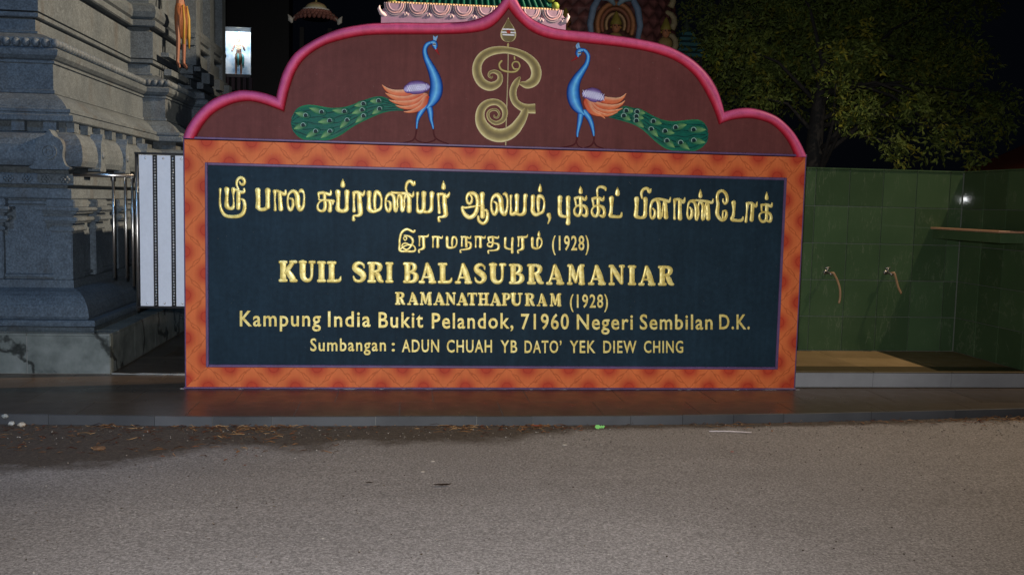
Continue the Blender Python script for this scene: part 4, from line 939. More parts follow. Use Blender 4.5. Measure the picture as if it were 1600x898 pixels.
m = MB(); m.box(gx - .03, gx + .9, .78, .82, GZ0 - .014, GZ0 - .002); gp(m, 'bottom_rail', DARKM)
m = MB(); m.tube([(gx - .02, .8, .42), (gx - .02, .8, 1.565)], .013, 12); gp(m, 'gate_post', STEEL, True)
rail = empty('steel_railing', 'polished stainless steel railing joining the temple corner to the white gate', 'railing', (-2.85, .8, .6))
def rp(mb, name, mat, smooth=True):
    o = mb.build(name, mat, None, smooth); o.parent = rail; o.location = (2.85, -.8, -.6); return o
for z, r in ((1.405, .017),):
    m = MB(); m.tube([(-3.05, .8, z), (-2.63, .8, z)], r, 12); rp(m, 'rail', STEEL)
for x in (-2.775, -2.69):
    m = MB(); m.tube([(x, .8, 1.40), (x, .8, .66)], .0105, 10); rp(m, 'bar', STEEL)
m = MB(); m.tube([(-2.642, .8, 1.405), (-2.642, .8, .60)], .010, 10); rp(m, 'end_post', STEEL)

# ================================================================== right side: washing place with green tiled walls
place = boxo('raised_floor', GROUT, None, 2.11, 6.0, .095, 3.0, -.01, .102, kind='structure')
x = 2.115
while x < 5.6:
    x1 = x + .60
    boxo('riser_tile', GREYT, place, x + .0015, x1 - .0015, .075, .0945, .006, .108); boxo('nosing_tile', NOSE, place, x + .0015, x1 - .0015, .070, .30, .1085, .118, bev=.002)
    yy = .303
    while yy < 1.1:
        boxo('floor_tile', BROWNT, place, x + .0015, x1 - .0015, yy, min(yy + .398, 1.09), .1025, .1165 + random.uniform(-.0005, .0005)); yy += .40
    x = x1
wall = empty('green_tiled_wall', 'green glazed tile wall behind the washing place right of the sign', 'wall', (3.2, 1.1, 0))
WG = simple('wall_grout', (.13, .15, .12, 1), .8)
m = MB(); m.box(1.9, 4.10, 1.062, 1.22, -.01, 1.598); o = m.build('wall_core', WG, wall); o.location = (-3.2, -1.1, 0)
m = MB(); m.box(3.912, 4.10, .115, 1.060, -.01, 1.598); o = m.build('wall_core', WG, wall); o.location = (-3.2, -1.1, 0)
def gtile(x0, x1, y0, y1, z0, z1):
    m = MB(); m.box(x0, x1, y0, y1, z0, z1); me = m.mesh('green_tile'); bm = bmesh.new(); bm.from_mesh(me); bmesh.ops.bevel(bm, geom=list(bm.edges), offset=.0025, segments=1, affect='EDGES'); bm.to_mesh(me); bm.free()
    o = link('green_tile', me, GREEN, wall); o.location = (-3.2, -1.1, 0)
    return o
zz = [.119, .4015, .7025, 1.002, 1.3035, 1.602]
for r in range(5):
    xx = [2.06, 2.346] + [2.635 + .2875 * i for i in range(5)] + [3.898]
    for a, b in zip(xx, xx[1:]): gtile(a + .0025, b - .0025, 1.05, 1.061, zz[r] + .0025, zz[r + 1] - .0025)
    yy = [1.047, .7495, .452, .1545, .115]
    for a, b in zip(yy, yy[1:]): gtile(3.90, 3.911, b + .0025, a - .0025, zz[r] + .0025, zz[r + 1] - .0025)
for i in range(7):
    boxo('coping_tile', GREEN, wall, 2.06 + .2875 * i - 3.2, 2.06 + .2875 * (i + 1) - .003 - 3.2, 1.046 - 1.1, 1.225 - 1.1, 1.6015, 1.613)
for i in range(3):
    boxo('coping_tile', GREEN, wall, 3.896 - 3.2, 4.10 - 3.2, 1.04 - .308 * (i + 1) - 1.1, 1.04 - .308 * i - .003 - 1.1, 1.6015, 1.613)
shelf = empty('tiled_counter', 'narrow tan topped counter running along the green side wall at far right', 'counter', (3.75, .4, 1.05))
def sp(b, n, mt, bev=.002):
    m = MB(); m.box(*b); me = m.mesh(n); bm = bmesh.new(); bm.from_mesh(me); bmesh.ops.bevel(bm, geom=list(bm.edges), offset=bev, segments=1, affect='EDGES'); bm.to_mesh(me); bm.free()
    o = link(n, me, mt, shelf); o.location = (-3.75, -.4, -1.05)
sp((3.635, 3.897, .118, 1.047, 1.135, 1.150), 'counter_top', simple('tan_counter_edge', (.50, .28, .17, 1), .3))
sp((3.655, 3.897, .125, 1.046, 1.06, 1.133), 'counter_body', GREEN)
m = MB(); m.box(-1.98, -1.84, .55, 3.4, -.01, 1.66); o = m.build('shadow_wall', simple('cream_render', (.35, .33, .29, 1), .8), None); tag(o, 'unseen low wall added behind the left end of the sign to shade the lower temple', 'wall')  # added wall, hidden by the sign, casts the shadow on the lower temple
# taps with rubber hoses
TAPG = 'taps with rubber hoses on the green wall'
def tap(x, z, pts, label):
    t = empty('water_tap', label, 'tap', (x, 1.05, z), TAPG)
    m = MB(); m.tube([(0, 0, 0), (0, -.05, 0), (.012, -.07, -.004), (.022, -.078, -.02)], [.009, .009, .009, .009], 10); m.tube([(0, -.002, 0), (0, -.008, 0)], .018, 14); m.build('spout', DULLCH, t, True)
    m = MB(); m.tube([(0, -.04, .005), (0, -.04, .035)], .008, 8); m.tube([(-.022, -.04, .038), (.022, -.04, .040)], .006, 8); m.build('tap_handle', DULLCH, t, True)
    m = MB(); q = cr([(a, -.082 + .0 * b, b) for a, b in pts], 4); m.tube([(.012, -.068, .0)] + q, .0085, 10); m.build('rubber_hose', RUBBER, t, True)
tap(2.752, .765, [(.035, .0), (.07, -.06), (.095, -.13), (.10, -.20), (.093, -.245)], 'chrome tap with long tan hose, left of the two on the green wall')
tap(3.268, .770, [(.035, .005), (.055, -.05), (.075, -.11), (.105, -.165)], 'chrome tap with short tan hose, right of the two on the green wall')

# ================================================================== background shrines
VP = PAINT
def shrine_tower():
    r = empty('painted_shrine', 'shrine roof with lavender lotus petal cornice and teal ribbed roof rising behind the sign', 'shrine', (-.05, 3.0, 0))
    x0, x1, yf = -.93, .86, 3.0; cx = (x0 + x1) / 2
    def add(m, n, mat=PAINT, sm=False): o = m.build(n, mat, r, sm); o.location = (.05, -3.0, .055); return o
    m = MB(); m.box(x0 + .2, x1 - .2, yf + .25, yf + 1.6, 0, 2.9, c(120, 100, 110)); add(m, 'shrine_body')
    lav, pink, gry, wh = c(150, 130, 158), c(182, 148, 162), c(98, 100, 124), c(196, 184, 196)
    m = MB(); m.box(x0, x1, yf, yf + 1.8, 2.86, 2.955, c(150, 122, 158)); add(m, 'cornice_slab')
    prof = [(0, 2.955), (-.005, 3.0), (.03, 3.05), (.09, 3.09)]
    m = MB(); n = 0
    vs = []; cs = []
    for d, z in prof: vs += [(x0 + d, yf + d, z), (x1 - d, yf + d, z), (x1 - d, yf + 1.8 - d, z), (x0 + d, yf + 1.8 - d, z)]; cs += [lav] * 4
    m.add(vs, [(4 * j + i, 4 * j + (i + 1) % 4, 4 * (j + 1) + (i + 1) % 4, 4 * (j + 1) + i) for j in range(3) for i in range(4)], cs); add(m, 'cornice_cove')
    # petals
    for k in range(8):
        px = x0 + .13 + k * .218
        m = MB()
        for q, (wd, col) in enumerate(((.098, gry), (.080, pink), (.060, lav))):
            pts = [(px + wd * math.sin(a), 3.085 - (wd * 1.12) * math.cos(a)) for a in [(-1.57 + 3.14 * i / 10) for i in range(11)]]
            ribbon(m, [(a, b, .009) for a, b in pts], .012, yf + .005 - q * .004, lambda t, s, col=col: mix(col, wh, .4 * (1 - abs(t))), PF, 2)
            slab(m, [(a, b) for a, b in pts], yf - .002 - q * .004, yf + .05, col)
        add(m, 'lotus_petal', PAINT, False)
        m = MB()
        for sx in (-.014, 0, .014): m.ball((px + .109 + sx, yf - .006, 2.985 + (0 if sx else .012)), .009, wh, 6, 5, (.8, 1, 1.5))
        add(m, 'tassel', PAINT, True)
    for sx, px in ((-1, x0), (1, x1)):
        m = MB(); m.tube([(px - sx * .05, yf + .02, 2.97), (px, yf, 2.99), (px + sx * .022, yf - .01, 3.03), (px + sx * .014, yf - .01, 3.06)], [.022, .022, .016, .004], 8, c(205, 190, 205)); add(m, 'corner_tip', PAINT, True)
    m = MB(); m.ball((x1 - .15, yf + .02, 3.02), .085, c(176, 130, 140), 16, 8, (1.2, .35, .8)); add(m, 'corner_lotus', PAINT, True)
    m = MB(); m.box(x0 + .06, x1 - .06, yf + .05, yf + 1.7, 3.088, 3.115, c(170, 150, 120)); add(m, 'cream_band')
    for k in range(60):
        px = x0 + .08 + k * .0278
        if px > x1 - .08: break
        m = MB(); m.ball((px, yf + .045, 3.102), .013, c(190, 168, 138), 6, 5); add(m, 'band_bead', PAINT, True)
    m = MB(); zt = 3.75
    vs = [(x0 + .1, yf + .09, 3.115), (x1 - .1, yf + .09, 3.115), (x1 - .35, yf + .6, zt), (x0 + .35, yf + .6, zt), (x0 + .1, yf + 1.6, 3.115), (x1 - .1, yf + 1.6, 3.115), (x1 - .35, yf + 1.1, zt), (x0 + .35, yf + 1.1, zt)]
    m.add(vs, [(0, 1, 2, 3), (1, 5, 6, 2), (5, 4, 7, 6), (4, 0, 3, 7), (3, 2, 6, 7)], c(8, 62, 56)); add(m, 'teal_roof')
    for k in range(26):
        px = x0 + .13 + k * .06
        if px > x1 - .12: break
        tx = cx + (px - cx) * .72
        m = MB(); m.tube([(px, yf + .08, 3.12), (tx, yf + .59, zt)], .013, 6, c(18, 92, 78) if k % 2 else c(8, 70, 66)); add(m, 'roof_rib', PAINT, True)
    for sx, px in ((-1, x0 + .1), (1, x1 - .1)):
        m = MB()
        for j in range(7): m.ball((px - sx * .04 * j * .9, yf + .06 + .07 * j, 3.14 + .085 * j), .04, c(110, 132, 60), 8, 5)
        add(m, 'leafy_ridge', PAINT, True)
shrine_tower()

def dome_roof():
    cx, cy, z0 = 2.14, 7.4, 3.42
    r = empty('domed_shrine', 'maroon diamond scaled shrine roof with a blue winged arch and carved faces behind the sign', 'shrine', (cx, cy, 0))
    def add(m, n, sm=False): return m.build(n, PAINT, r, sm)
    R1 = 1.0
    def rad(z):   # bulging roof outline
        t = (z - z0) / 1.35
        return R1 * math.sqrt(max(.02, 1 - (max(0, t - .32) / .72) ** 2)) if t > .32 else R1 * (.88 + .12 * math.sin(min(1, max(0, t) / .32) * math.pi / 2))
    m = MB(); m.lathe([(rad(z0 + k * .1) - .02, z0 + k * .1 - 0) for k in range(14)], 0, 0, 0, 28, c(44, 26, 26), 1, .6); add(m, 'roof_core', True)
    m = MB(); m.lathe([(.02, 0), (.78, 0), (.78, z0)], 0, 0, 0, 16, c(70, 66, 50), 1, .6); add(m, 'shrine_body', True)
    N = 15
    for row in range(10):
        z = z0 + .02 + row * .13
        for k in range(N):
            a = math.pi + math.pi * (k + .5 * (row % 2)) / (N / 1.0) * 1.0
            if not (math.pi < a < 2 * math.pi): continue
            aw = math.pi / N * .96; hh = .125
            q = []
            for da, dz, e in ((-aw, 0, .0), (0, -hh, .0), (aw, 0, .0), (0, hh, .0), (0, 0, .035)):
                rr_ = rad(z + dz) + e; q.append((rr_ * math.cos(a + da), .6 * rr_ * math.sin(a + da), z + dz))
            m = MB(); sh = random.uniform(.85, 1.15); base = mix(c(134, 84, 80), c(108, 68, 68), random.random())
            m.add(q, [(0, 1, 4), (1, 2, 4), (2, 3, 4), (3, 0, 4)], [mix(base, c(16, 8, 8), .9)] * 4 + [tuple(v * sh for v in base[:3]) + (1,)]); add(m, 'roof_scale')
    # curled gilt scrolls at both flanks
    for sx in (-1, 1):
        m = MB()
        for j in range(3):
            zc = z0 + .15 + j * .30; xc = sx * (.80 - j * .03)
            pts = [(xc + sx * (.16 - .014 * i) * math.cos(i * .55 - .9), -.36 + 0 * i, zc + (.16 - .014 * i) * math.sin(i * .55 - .9)) for i in range(11)]
            m.tube(pts, [.05 - .0035 * i for i in range(11)], 8, c(140, 128, 98))
        add(m, 'gilt_scroll', True)
    # winged arch with the seated face
    yf = -.62
    def ring(r0, w_, col, y, nm, n=22, a0=-.35, a1=math.pi + .35, ez=1.15):
        m = MB(); pts = [(r0 * math.cos(a), z0 + .30 + r0 * ez * math.sin(a), w_) for a in [a0 + (a1 - a0) * i / n for i in range(n + 1)]]
        ribbon(m, pts, .05, y, lambda t, s: mix(col, (.02, .015, .01, 1), .6 * abs(t)), PF, 1); add(m, nm, True)
    for r0, w_, col in ((.25, .04, c(160, 108, 74)), (.19, .034, c(134, 86, 66)), (.13, .028, c(166, 134, 100))): ring(r0, w_, col, yf, 'arch_ring')
    m = MB(); slab(m, [(.27 * math.cos(a), z0 + .28 + .33 * math.sin(a)) for a in [2 * math.pi * i / 24 for i in range(24)]], yf + .01, yf + .25, c(66, 36, 28)); add(m, 'arch_back')
    for sx in (-1, 1):
        m = MB(); m.tube([(sx * .31, yf, z0 + .02), (sx * .35, yf - .02, z0 + .30), (sx * .31, yf - .02, z0 + .52), (sx * .22, yf - .02, z0 + .68), (sx * .20, yf - .02, z0 + .76)], [.03, .045, .05, .04, .01], 8, c(104, 124, 150)); add(m, 'blue_wing', True)
        m = MB(); m.tube([(sx * .02, yf - .05, z0 + .56), (sx * .10, yf - .06, z0 + .66), (sx * .22, yf - .04, z0 + .64)], [.02, .06, .02], 8, c(120, 142, 156)); add(m, 'blue_plume', True)
    def face(x, z, k, nm='carved_figure', skin=c(150, 100, 72)):
        m = MB(); m.ball((x, yf - .08, z), .075 * k, skin, 12, 9, (.85, .8, 1.15)); m.ball((x, yf - .05, z - .17 * k), .12 * k, mix(skin, c(90, 110, 60), .5), 12, 8, (1, .6, .9))
        m.ball((x, yf - .145 * 1.0, z - .005), .014 * k, skin, 6, 5, (.8, 1, 1.6))
        for s_ in (-1, 1): m.ball((x + s_ * .028 * k, yf - .08 - .058 * k, z + .012), .011 * k, c(20, 14, 12), 6, 4); m.ball((x + s_ * .068 * k, yf - .07, z), .016 * k, c(150, 120, 60), 6, 5)
        m.lathe([(.078 * k, z + .03 * k), (.085 * k, z + .06 * k), (.06 * k, z + .12 * k), (.03 * k, z + .19 * k), (.001, z + .23 * k)], x, yf - .07, 0, 10, c(120, 108, 50)); add(m, nm, True)
    face(0, z0 + .26, .95); face(-.70, z0 + .30, .85); face(.70, z0 + .22, .9)
    m = MB(); m.ball((0, yf - .06, z0 + .80), .13, c(122, 40, 36), 12, 8, (1.1, .6, .9))
    for sx in (-1, 1): m.ball((sx * .09, yf - .15, z0 + .84), .03, c(210, 200, 180), 8, 6); m.ball((sx * .12, yf - .10, z0 + .92), .05, c(60, 96, 70), 8, 6)
    add(m, 'lion_face', True)
dome_roof()

def small_tier():
    r = empty('teal_tiered_roof', 'small stepped teal roof top beside the dark tree behind the arch', 'roof', (3.50, 8, -.13))
    for k in range(5):
        w_ = .26 - .042 * k; z = 3.62 + k * .085
        m = MB(); m.box(-w_, w_, -w_, w_, z, z + .045, c(54, 96, 100)); m.box(-w_ + .04, w_ - .04, -w_ + .04, w_ - .04, z + .045, z + .085, c(22, 46, 50)); m.build('roof_tier', PAINT, r)
    m = MB(); m.lathe([(.05, 4.045), (.06, 4.09), (.03, 4.13), (.02, 4.18), (.001, 4.24)], 0, 0, 0, 10, c(60, 70, 60)); m.build('finial', PAINT, r, True)
    m = MB(); m.box(-.2, .2, -.2, .2, 0, 3.62, c(40, 40, 40)); m.build('shrine_body', PAINT, r)
small_tier()

def small_roof():
    cx, cy = -2.02, 8.0
    r = empty('small_kiosk_roof', 'small ornate kiosk roof with cream cap and white upturned tips high behind the arch', 'roof', (cx, cy, 0))
    m = MB(); m.lathe([(.155, 3.985, c(210, 204, 180)), (.15, 4.02, c(200, 190, 140)), (.12, 4.055, c(196, 160, 130)), (.06, 4.08, c(200, 190, 120)), (.015, 4.09, c(190, 180, 120)), (.012, 4.16, c(90, 80, 50)), (.001, 4.20, c(90, 80, 50))], 0, 0, 0, 16); m.build('cream_cap', PAINT, r, True)
    m = MB(); m.lathe([(.165, 3.945), (.195, 3.96), (.195, 3.985), (.15, 3.99)], 0, 0, 0, 18, c(226, 226, 218)); m.build('white_ring', PAINT, r, True)
    for row in range(3):
        for k in range(14):
            a = math.pi + math.pi * (k + .5 * (row % 2)) / 14; rd = .20 + row * .05
            m = MB(); m.ball((rd * math.cos(a), rd * math.sin(a), 3.93 - row * .042), .036, mix(c(150, 102, 92), c(92, 60, 56), row / 3), 7, 5, (.9, .6, 1)); m.build('roof_petal', PAINT, r, True)
    for sx in (-1, 1):
        m = MB(); m.tube([(sx * .24, -.12, 3.90), (sx * .31, -.14, 3.82), (sx * .345, -.14, 3.79)], [.012, .014, .01], 7, c(150, 140, 130))
        m.tube([(sx * .325, -.14, 3.755), (sx * .345, -.14, 3.80), (sx * .36, -.14, 3.835), (sx * .385, -.14, 3.875)], [.012, .042, .026, .004], 8, c(190, 190, 184)); m.build('upturned_tip', PAINT, r, True)
    m = MB(); m.lathe([(.02, 3.82), (.20, 3.84), (.22, 3.88), (.20, 3.93)], 0, 0, 0, 16, c(6, 5, 5)); m.build('roof_underside', PAINT, r, True)  # near-black colour stands in for the shadow under the roof
    for sx in (-.2, .2):
        m = MB(); m.box(sx - .03, sx + .03, -.03, .03, 0, 3.72, c(12, 12, 12)); m.build('post', PAINT, r)
small_roof()

def niche():
    yb = 9.6
    r = empty('lit_niche', 'brightly lit shrine niche with a blue sky painted backdrop between temple and sign', 'niche', (-3.42, yb, 0))
    x0, x1, z0, z1 = -.26, .22, 3.20, 3.95
    s = M('niche_backdrop', (.3, .5, .8, 1), .6); g = s.geo()
    col = s.ramp(s.noise(g, 3.2, 5, .6), [(.30, (.12, .26, .45)), (.42, (.45, .62, .78)), (.55, (.88, .92, .95))]); s.base(col)
    m = MB(); m.box(x0, x1, .42, .44, z0, z1); m.build('painted_backdrop', s.m, r)
    m = MB(); wc = c(14, 14, 15)
    m.box(x0 - 3.0, x0, -.02, .5, 0, 5.6, wc); m.box(x1, x1 + .6, -.02, .5, 0, 5.6, wc); m.box(x0, x1, -.02, .5, z1, 5.6, wc); m.box(x0, x1, -.02, .5, 0, z0 - .05, wc); m.build('surrounding_wall', PAINT, r)
    m = MB(); m.box(x0, x1, -.10, .44, z0 - .048, z0, c(90, 92, 100)); m.build('niche_sill', PAINT, r)
    for k in range(6):
        m = MB(); m.box(x0 + .09 * k + .01, x0 + .09 * k + .06, -.10, -.02, z0 - .25, z0 - .052, c(60, 50, 60)); m.build('sill_bracket', PAINT, r)
    l = lamp('niche_lamp', 'AREA', (-3.42, yb + .08, z1 - .04), (-3.42, yb + .42, z0 + .4), 9, (.8, .9, 1.0), .25)
    figure('niche_statue', 'brightly lit statue in brown skirt standing in the blue backed niche', (-3.42, yb + .18, z0 + .002), .355, simple('pale_skin_paint', (.34, .20, .15, 1), .5), simple('brown_cloth_paint', (.10, .06, .03, 1), .5), simple('teal_cloth_paint', (.05, .28, .30, 1), .5), simple('gold_crown_paint', (.7, .62, .4, 1), .4))
    m = MB(); m.lathe([(.20, 0), (.22, .06), (.18, .16), (.10, .22), (.02, .24)], 0, 0, 0, 12, None, .8, .6)
niche()

def red_canopy():
    r = empty('red_canopy', 'dull red pointed canopy top above the green wall at far right', 'canopy', (7.42, 4.6, .04))
    m = MB(); cc = c(104, 56, 48)
    m.add([(-.95, -.9, 1.72), (.95, -.9, 1.72), (.95, .9, 1.72), (-.95, .9, 1.72), (0, 0, 2.35)], [(0, 1, 4), (1, 2, 4), (2, 3, 4), (3, 0, 4)], cc)
    m.add([(-.95, -.9, 1.60), (.95, -.9, 1.60), (.95, .9, 1.60), (-.95, .9, 1.60), (-.95, -.9, 1.72), (.95, -.9, 1.72), (.95, .9, 1.72), (-.95, .9, 1.72)], [(0, 1, 5, 4), (1, 2, 6, 5), (2, 3, 7, 6), (3, 0, 4, 7)], cc); m.build('canopy_cloth', PAINT, r)
    for sx in (-.9, .9):
        for sy in (-.85, .85):
            m = MB(); m.tube([(sx, sy, 0), (sx, sy, 1.62)], .02, 8, c(60, 60, 60)); m.build('pole', PAINT, r, True)
red_canopy()

# ================================================================== trees
def tree(name, label, base, trunk_r, h, blobs, nleaf, mat, size, group, seed):
    rnd = random.Random(seed)
    root = empty(name, label, 'tree', base, group)
    m = MB(); pts = [(0, 0, 0), (.03, .02, h * .3), (-.04, .03, h * .6), (.05, 0, h)]; q = cr(pts, 5)
    m.tube(q, [trunk_r * (1 - .93 * (i / len(q)) ** 1.6) * (1 + .06 * math.sin(i * 2.3)) for i in range(len(q))], 12)
    for (bx, by, bz, br) in blobs:
        k = rnd.uniform(.45, .95); s0 = Vector((0, 0, h * k)); e = Vector((bx, by, bz)) - Vector(base)
        mid = (s0 + e) / 2 + Vector((rnd.uniform(-.1, .1), rnd.uniform(-.1, .1), .18)); m.tube([s0, mid, e], [trunk_r * .16, trunk_r * .09, .008], 7)
    m.build('trunk', BARK, root, True)
    vs = []; fs = []; cs = []
    tot = sum(b[3] ** 2 for b in blobs)
    for (bx, by, bz, br) in blobs:
        ncl = int(nleaf / 9 * br ** 2 / tot)
        for _ in range(ncl):
            d = Vector((rnd.gauss(0, 1), rnd.gauss(0, 1), rnd.gauss(0, .8))); d.normalize(); d *= br * rnd.uniform(.35, 1.05)
            cp = Vector((bx - base[0], by - base[1], bz - base[2])) + d
            if cp.z + base[2] < 1.75: cp.z = 1.75 - base[2] + rnd.uniform(0, .25)
            ax = Vector((rnd.gauss(0, .8), rnd.gauss(0, .8), rnd.gauss(-.8, .6))).normalized()
            tone = rnd.uniform(.55, 1.15); yel = rnd.random() < .16
            for j in range(9):
                p = cp + ax * (j * size * .38) + Vector((rnd.uniform(-1, 1), rnd.uniform(-1, 1), rnd.uniform(-1, 1))) * size * .25
                t = (ax * .5 + Vector((rnd.gauss(0, .8), rnd.gauss(0, .8), rnd.gauss(-.25, .6)))).normalized(); sdd = t.cross(Vector((rnd.gauss(0, 1), rnd.gauss(0, 1), rnd.gauss(0, 1)))).normalized()
                L = size * rnd.uniform(.7, 1.25); W = L * .22; up_ = t.cross(sdd) * W * .5; n0 = len(vs)
                vs += [p, p + t * L * .45 + sdd * W + up_, p + t * L, p + t * L * .45 - sdd * W + up_]
                fs += [(n0, n0 + 1, n0 + 2), (n0, n0 + 2, n0 + 3)]
                tt = tone * rnd.uniform(.8, 1.2); col = (tt * 1.6, tt * 1.2, tt * .7, 1) if yel else (tt, tt, tt, 1); cs += [col] * 4
    me = bpy.data.meshes.new('crown'); me.from_pydata(vs, [], fs); ca = me.color_attributes.new('Col', 'FLOAT_COLOR', 'POINT'); ca.data.foreach_set('color', [x for q_ in cs for x in q_])
    link('crown', me, mat, root)
TG = 'trees behind the green wall'
tree('leafy_tree', 'yellow green leafy tree with slim dark trunk behind the green tiled wall', (4.62, 5.6, 0), .20, 3.4,
     [(5.2, 6.8, 4.0, 1.0), (4.75, 5.0, 3.25, .34), (4.5, 4.9, 2.85, .22), (6.4, 6.6, 3.8, .8), (4.5, 6.3, 3.3, .6), (5.6, 6.2, 2.8, .55), (6.6, 6.2, 2.9, .5), (4.7, 4.7, 2.5, .30), (5.15, 4.6, 2.08, .24), (5.75, 4.6, 2.25, .26), (5.45, 4.7, 2.62, .30), (6.35, 4.7, 2.45, .34), (6.15, 4.6, 1.98, .16), (6.5, 5.6, 3.3, .42), (3.75, 6.2, 3.4, .5), (3.9, 5.8, 2.7, .28), (5.0, 5.6, 3.3, .45), (5.9, 5.6, 3.2, .40), (7.2, 6.6, 4.4, .5), (4.3, 6.2, 4.3, .6), (6.75, 5.2, 2.75, .25)], 26000, LEAF, .075, TG, 3)
tree('dark_tree', 'dark green tree filling the gap between the arch and the lighter tree', (3.9, 8.6, 0), .22, 4.0,
     [(3.9, 8.2, 3.6, .8), (4.6, 8.4, 4.1, 1.0), (5.6, 8.6, 3.6, 1.1), (4.1, 8.2, 4.9, .8), (6.6, 8.6, 4.6, 1.2), (5.2, 8.6, 5.2, 1.1), (4.3, 8.1, 2.9, .7), (7.2, 8.6, 3.4, .9)], 20000, LEAFD, .09, TG, 5)

# ================================================================== litter along the kerb
def litter():
    vs = []; fs = []; cs = []
    for _ in range(560):
        u = random.random()
        if u < .28: x = random.uniform(-3.4, -.9); y = random.uniform(-1.5, kerb_y(x) - .03)
        elif u < .8: x = random.choice((-2.3, -1.63, -1.5, -1.4, -1.86, -.4, -.3, .13, 1.29, 3.0, 3.25)) + random.gauss(0, .11); y = kerb_y(x) - .03 - abs(random.gauss(0, .07))
        else: x = random.uniform(-2, 3.8); y = kerb_y(x) - .02 - abs(random.gauss(0, .04))
        L = random.uniform(.012, .075) * (1.2 if u < .8 else .6); a = random.gauss(0, .55) + (math.pi if random.random() < .5 else 0); w_ = random.uniform(.0006, .0015)
        z = RZ + random.uniform(.004, .012); z2 = RZ + random.uniform(.004, .02); dx, dy = math.cos(a) * L, math.sin(a) * L; nx, ny = -math.sin(a) * w_, math.cos(a) * w_; n0 = len(vs)
        bend = random.uniform(-.2, .2) * L
        vs += [(x - nx, y - ny, z), (x + nx, y + ny, z), (x + dx / 2 + nx - math.sin(a) * bend, y + dy / 2 + ny + math.cos(a) * bend, z2 + .003), (x + dx / 2 - nx - math.sin(a) * bend, y + dy / 2 - ny + math.cos(a) * bend, z2), (x + dx + nx, y + dy + ny, z + .002), (x + dx - nx, y + dy - ny, z)]
        fs += [(n0, n0 + 1, n0 + 2, n0 + 3), (n0 + 3, n0 + 2, n0 + 4, n0 + 5)]
        col = random.choice((c(120, 84, 52), c(98, 66, 40), c(70, 44, 28), c(150, 118, 82), c(60, 34, 22))); cs += [col] * 6
    for _ in range(260):
        x = random.uniform(-3.3, 3.6) if random.random() < .5 else random.choice((-2.6, -2.2, -1.7, -1.4, .1, .2, 3.1)) + random.gauss(0, .15)
        y = kerb_y(x) - .02 - abs(random.gauss(0, .09 if x > -1.2 else .3)); a = random.uniform(0, 6.28); L = random.uniform(.008, .028); W = L * .3; n0 = len(vs); z = RZ + random.uniform(.003, .009)
        ca, sa = math.cos(a), math.sin(a)
        for u_, v_, h_ in ((-L, 0, 0), (0, W, .004), (L, 0, .001), (0, -W, .003)): vs.append((x + u_ * ca - v_ * sa, y + u_ * sa + v_ * ca, z + h_))
        fs.append((n0, n0 + 1, n0 + 2, n0 + 3)); cs += [random.choice((c(96, 52, 34), c(120, 74, 48), c(70, 42, 30), c(134, 96, 66)))] * 4
    m = MB(); m.v = vs; m.f = fs; m.c = cs; o = m.build('dry_straw', PAINT, None); o['kind'] = 'stuff'
    m = MB()
    for _ in range(2600):
        x = random.uniform(-3.6, 3.8); y = random.uniform(-3.4, kerb_y(x) - .02) if random.random() < .55 else kerb_y(x) - abs(random.gauss(0, .22)) - .02
        r_ = random.choice((.0012, .0018, .0024, .003, .0042)) * random.uniform(.8, 1.2); gcol = random.choice((c(120, 110, 100), c(90, 80, 70), c(150, 144, 136), c(70, 60, 50), c(60, 50, 42)))
        m.ball((x, y, RZ + .002), r_, gcol, 5, 3, (1.2, 1, .7))
    o = m.build('loose_grit', PAINT, None, True); o['kind'] = 'stuff'
litter()
def lump(name, label, cat, loc, r, col, sc=(1, 1, .7), group=None, seed=0):
    m = MB(); m.ball((0, 0, 0), r, col, 12, 8, sc); rnd = random.Random(seed)
    m.v = [tuple(Vector(v) * (1 + .35 * noise.noise(Vector(v) * (2.2 / r) + Vector((seed, 0, 0))))) for v in m.v]
    o = m.build(name, PAINT, None, False); o.location = loc; tag(o, label, cat, group); return o
G1 = 'white stones by the left kerb'
lump('white_stone', 'white stone resting high against the kerb at the far left', 'stone', (-2.93, kerb_y(-2.93) - .004, -.008), .017, c(150, 152, 150), group=G1, seed=1)
lump('white_stone', 'rounded white stone lying below the kerb at the far left', 'stone', (-2.885, -.80, RZ + .012), .017, c(170, 172, 170), group=G1, seed=2)
lump('white_stone', 'angular cream stone, rightmost of the three at the left kerb', 'stone', (-2.82, -.825, RZ + .011), .018, c(176, 165, 150), (1.2, 1, .7), group=G1, seed=3)
lump('brown_stone', 'flat brown stone in the dark soil below the left kerb', 'stone', (-2.24, -1.34, RZ + .006), .026, c(110, 84, 64), (1.4, 1, .4), seed=4)
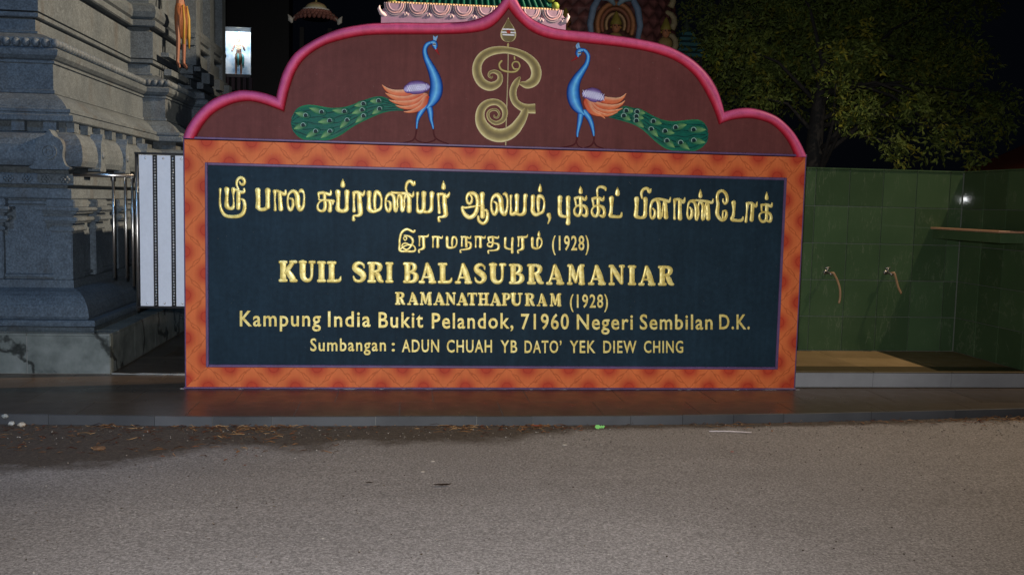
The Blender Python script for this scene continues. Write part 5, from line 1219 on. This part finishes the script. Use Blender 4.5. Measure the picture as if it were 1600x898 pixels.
for k, (x, y, s_) in enumerate(((-.502, -1.625, 1), (-.554, -1.81, .9), (.236, -1.302, 1.1))):
    lump('pale_pebble', ('small pale pebble on the asphalt, farther of the two beyond the dark leaf', 'small pale pebble on the asphalt, nearer of the two beyond the dark leaf', 'flat pale pebble on the asphalt right of centre near the kerb')[k], 'pebble', (x, y, RZ + .003), .008 * s_, c(160, 152, 142), (1.5, 1, .5), 'pale pebbles on the road', 10 + k)
def leafo(name, label, loc, L, W, col, rot, cat='leaf', curl=.3):
    m = MB(); pts = []; n = 7
    for i in range(n):
        t = i / (n - 1); w_ = W * math.sin(math.pi * min(1, t * .92 + .06)) ** .8; x = (t - .5) * L; z = curl * L * (t - .5) ** 2
        pts += [(x, -w_, z + .3 * w_), (x, 0, z), (x, w_, z + .3 * w_)]
    fs = [(3 * i + j, 3 * i + j + 1, 3 * i + j + 4, 3 * i + j + 3) for i in range(n - 1) for j in range(2)]
    m.add(pts, fs, col); o = m.build(name, PAINT, None, True); o.location = loc; o.rotation_euler = (0, 0, rot); tag(o, label, cat)
leafo('dark_leaf', 'dark dry leaf lying flat on the asphalt in front of the sign', (-.464, -2.05, RZ + .006), .085, .013, c(34, 24, 20), .1)
leafo('dark_leaf', 'small dark leaf scrap on the asphalt left of the larger leaf', (-.808, -2.0, RZ + .006), .035, .008, c(40, 30, 26), .2)
leafo('red_leaf', 'reddish brown dry leaf caught against the middle of the kerb', (.132, -.895, RZ + .010), .07, .016, c(140, 70, 46), -.2)
leafo('red_scrap', 'tiny red paper scrap on the road at right of centre', (1.134, -1.483, RZ + .006), .022, .006, c(170, 50, 36), .3, 'scrap')
m = MB()
for k in range(9):
    a = k * 2.1; x = .03 * math.cos(a) * (k / 6); y = .02 * math.sin(a)
    m.add([(x, y, .004), (x + .014, y + .006, .02), (x + .004, y + .014, .026), (x - .008, y + .006, .012)], [(0, 1, 2, 3)], c(130, 200, 110))
o = m.build('green_sprig', PAINT, None); o.location = (.505, -.925, RZ); o.scale = (.85, .8, .8); tag(o, 'small bright green sprig lying against the kerb right of centre', 'sprig')
m = MB(); m.tube([(0, 0, 0), (.12, .004, .002), (.25, -.004, 0)], .0035, 6, c(200, 190, 190)); o = m.build('white_stick', PAINT, None, True); o.location = (1.155, -1.01, RZ + .006); o.rotation_euler = (0, 0, -.12); tag(o, 'thin whitish stick on the road close to the kerb at right', 'stick')
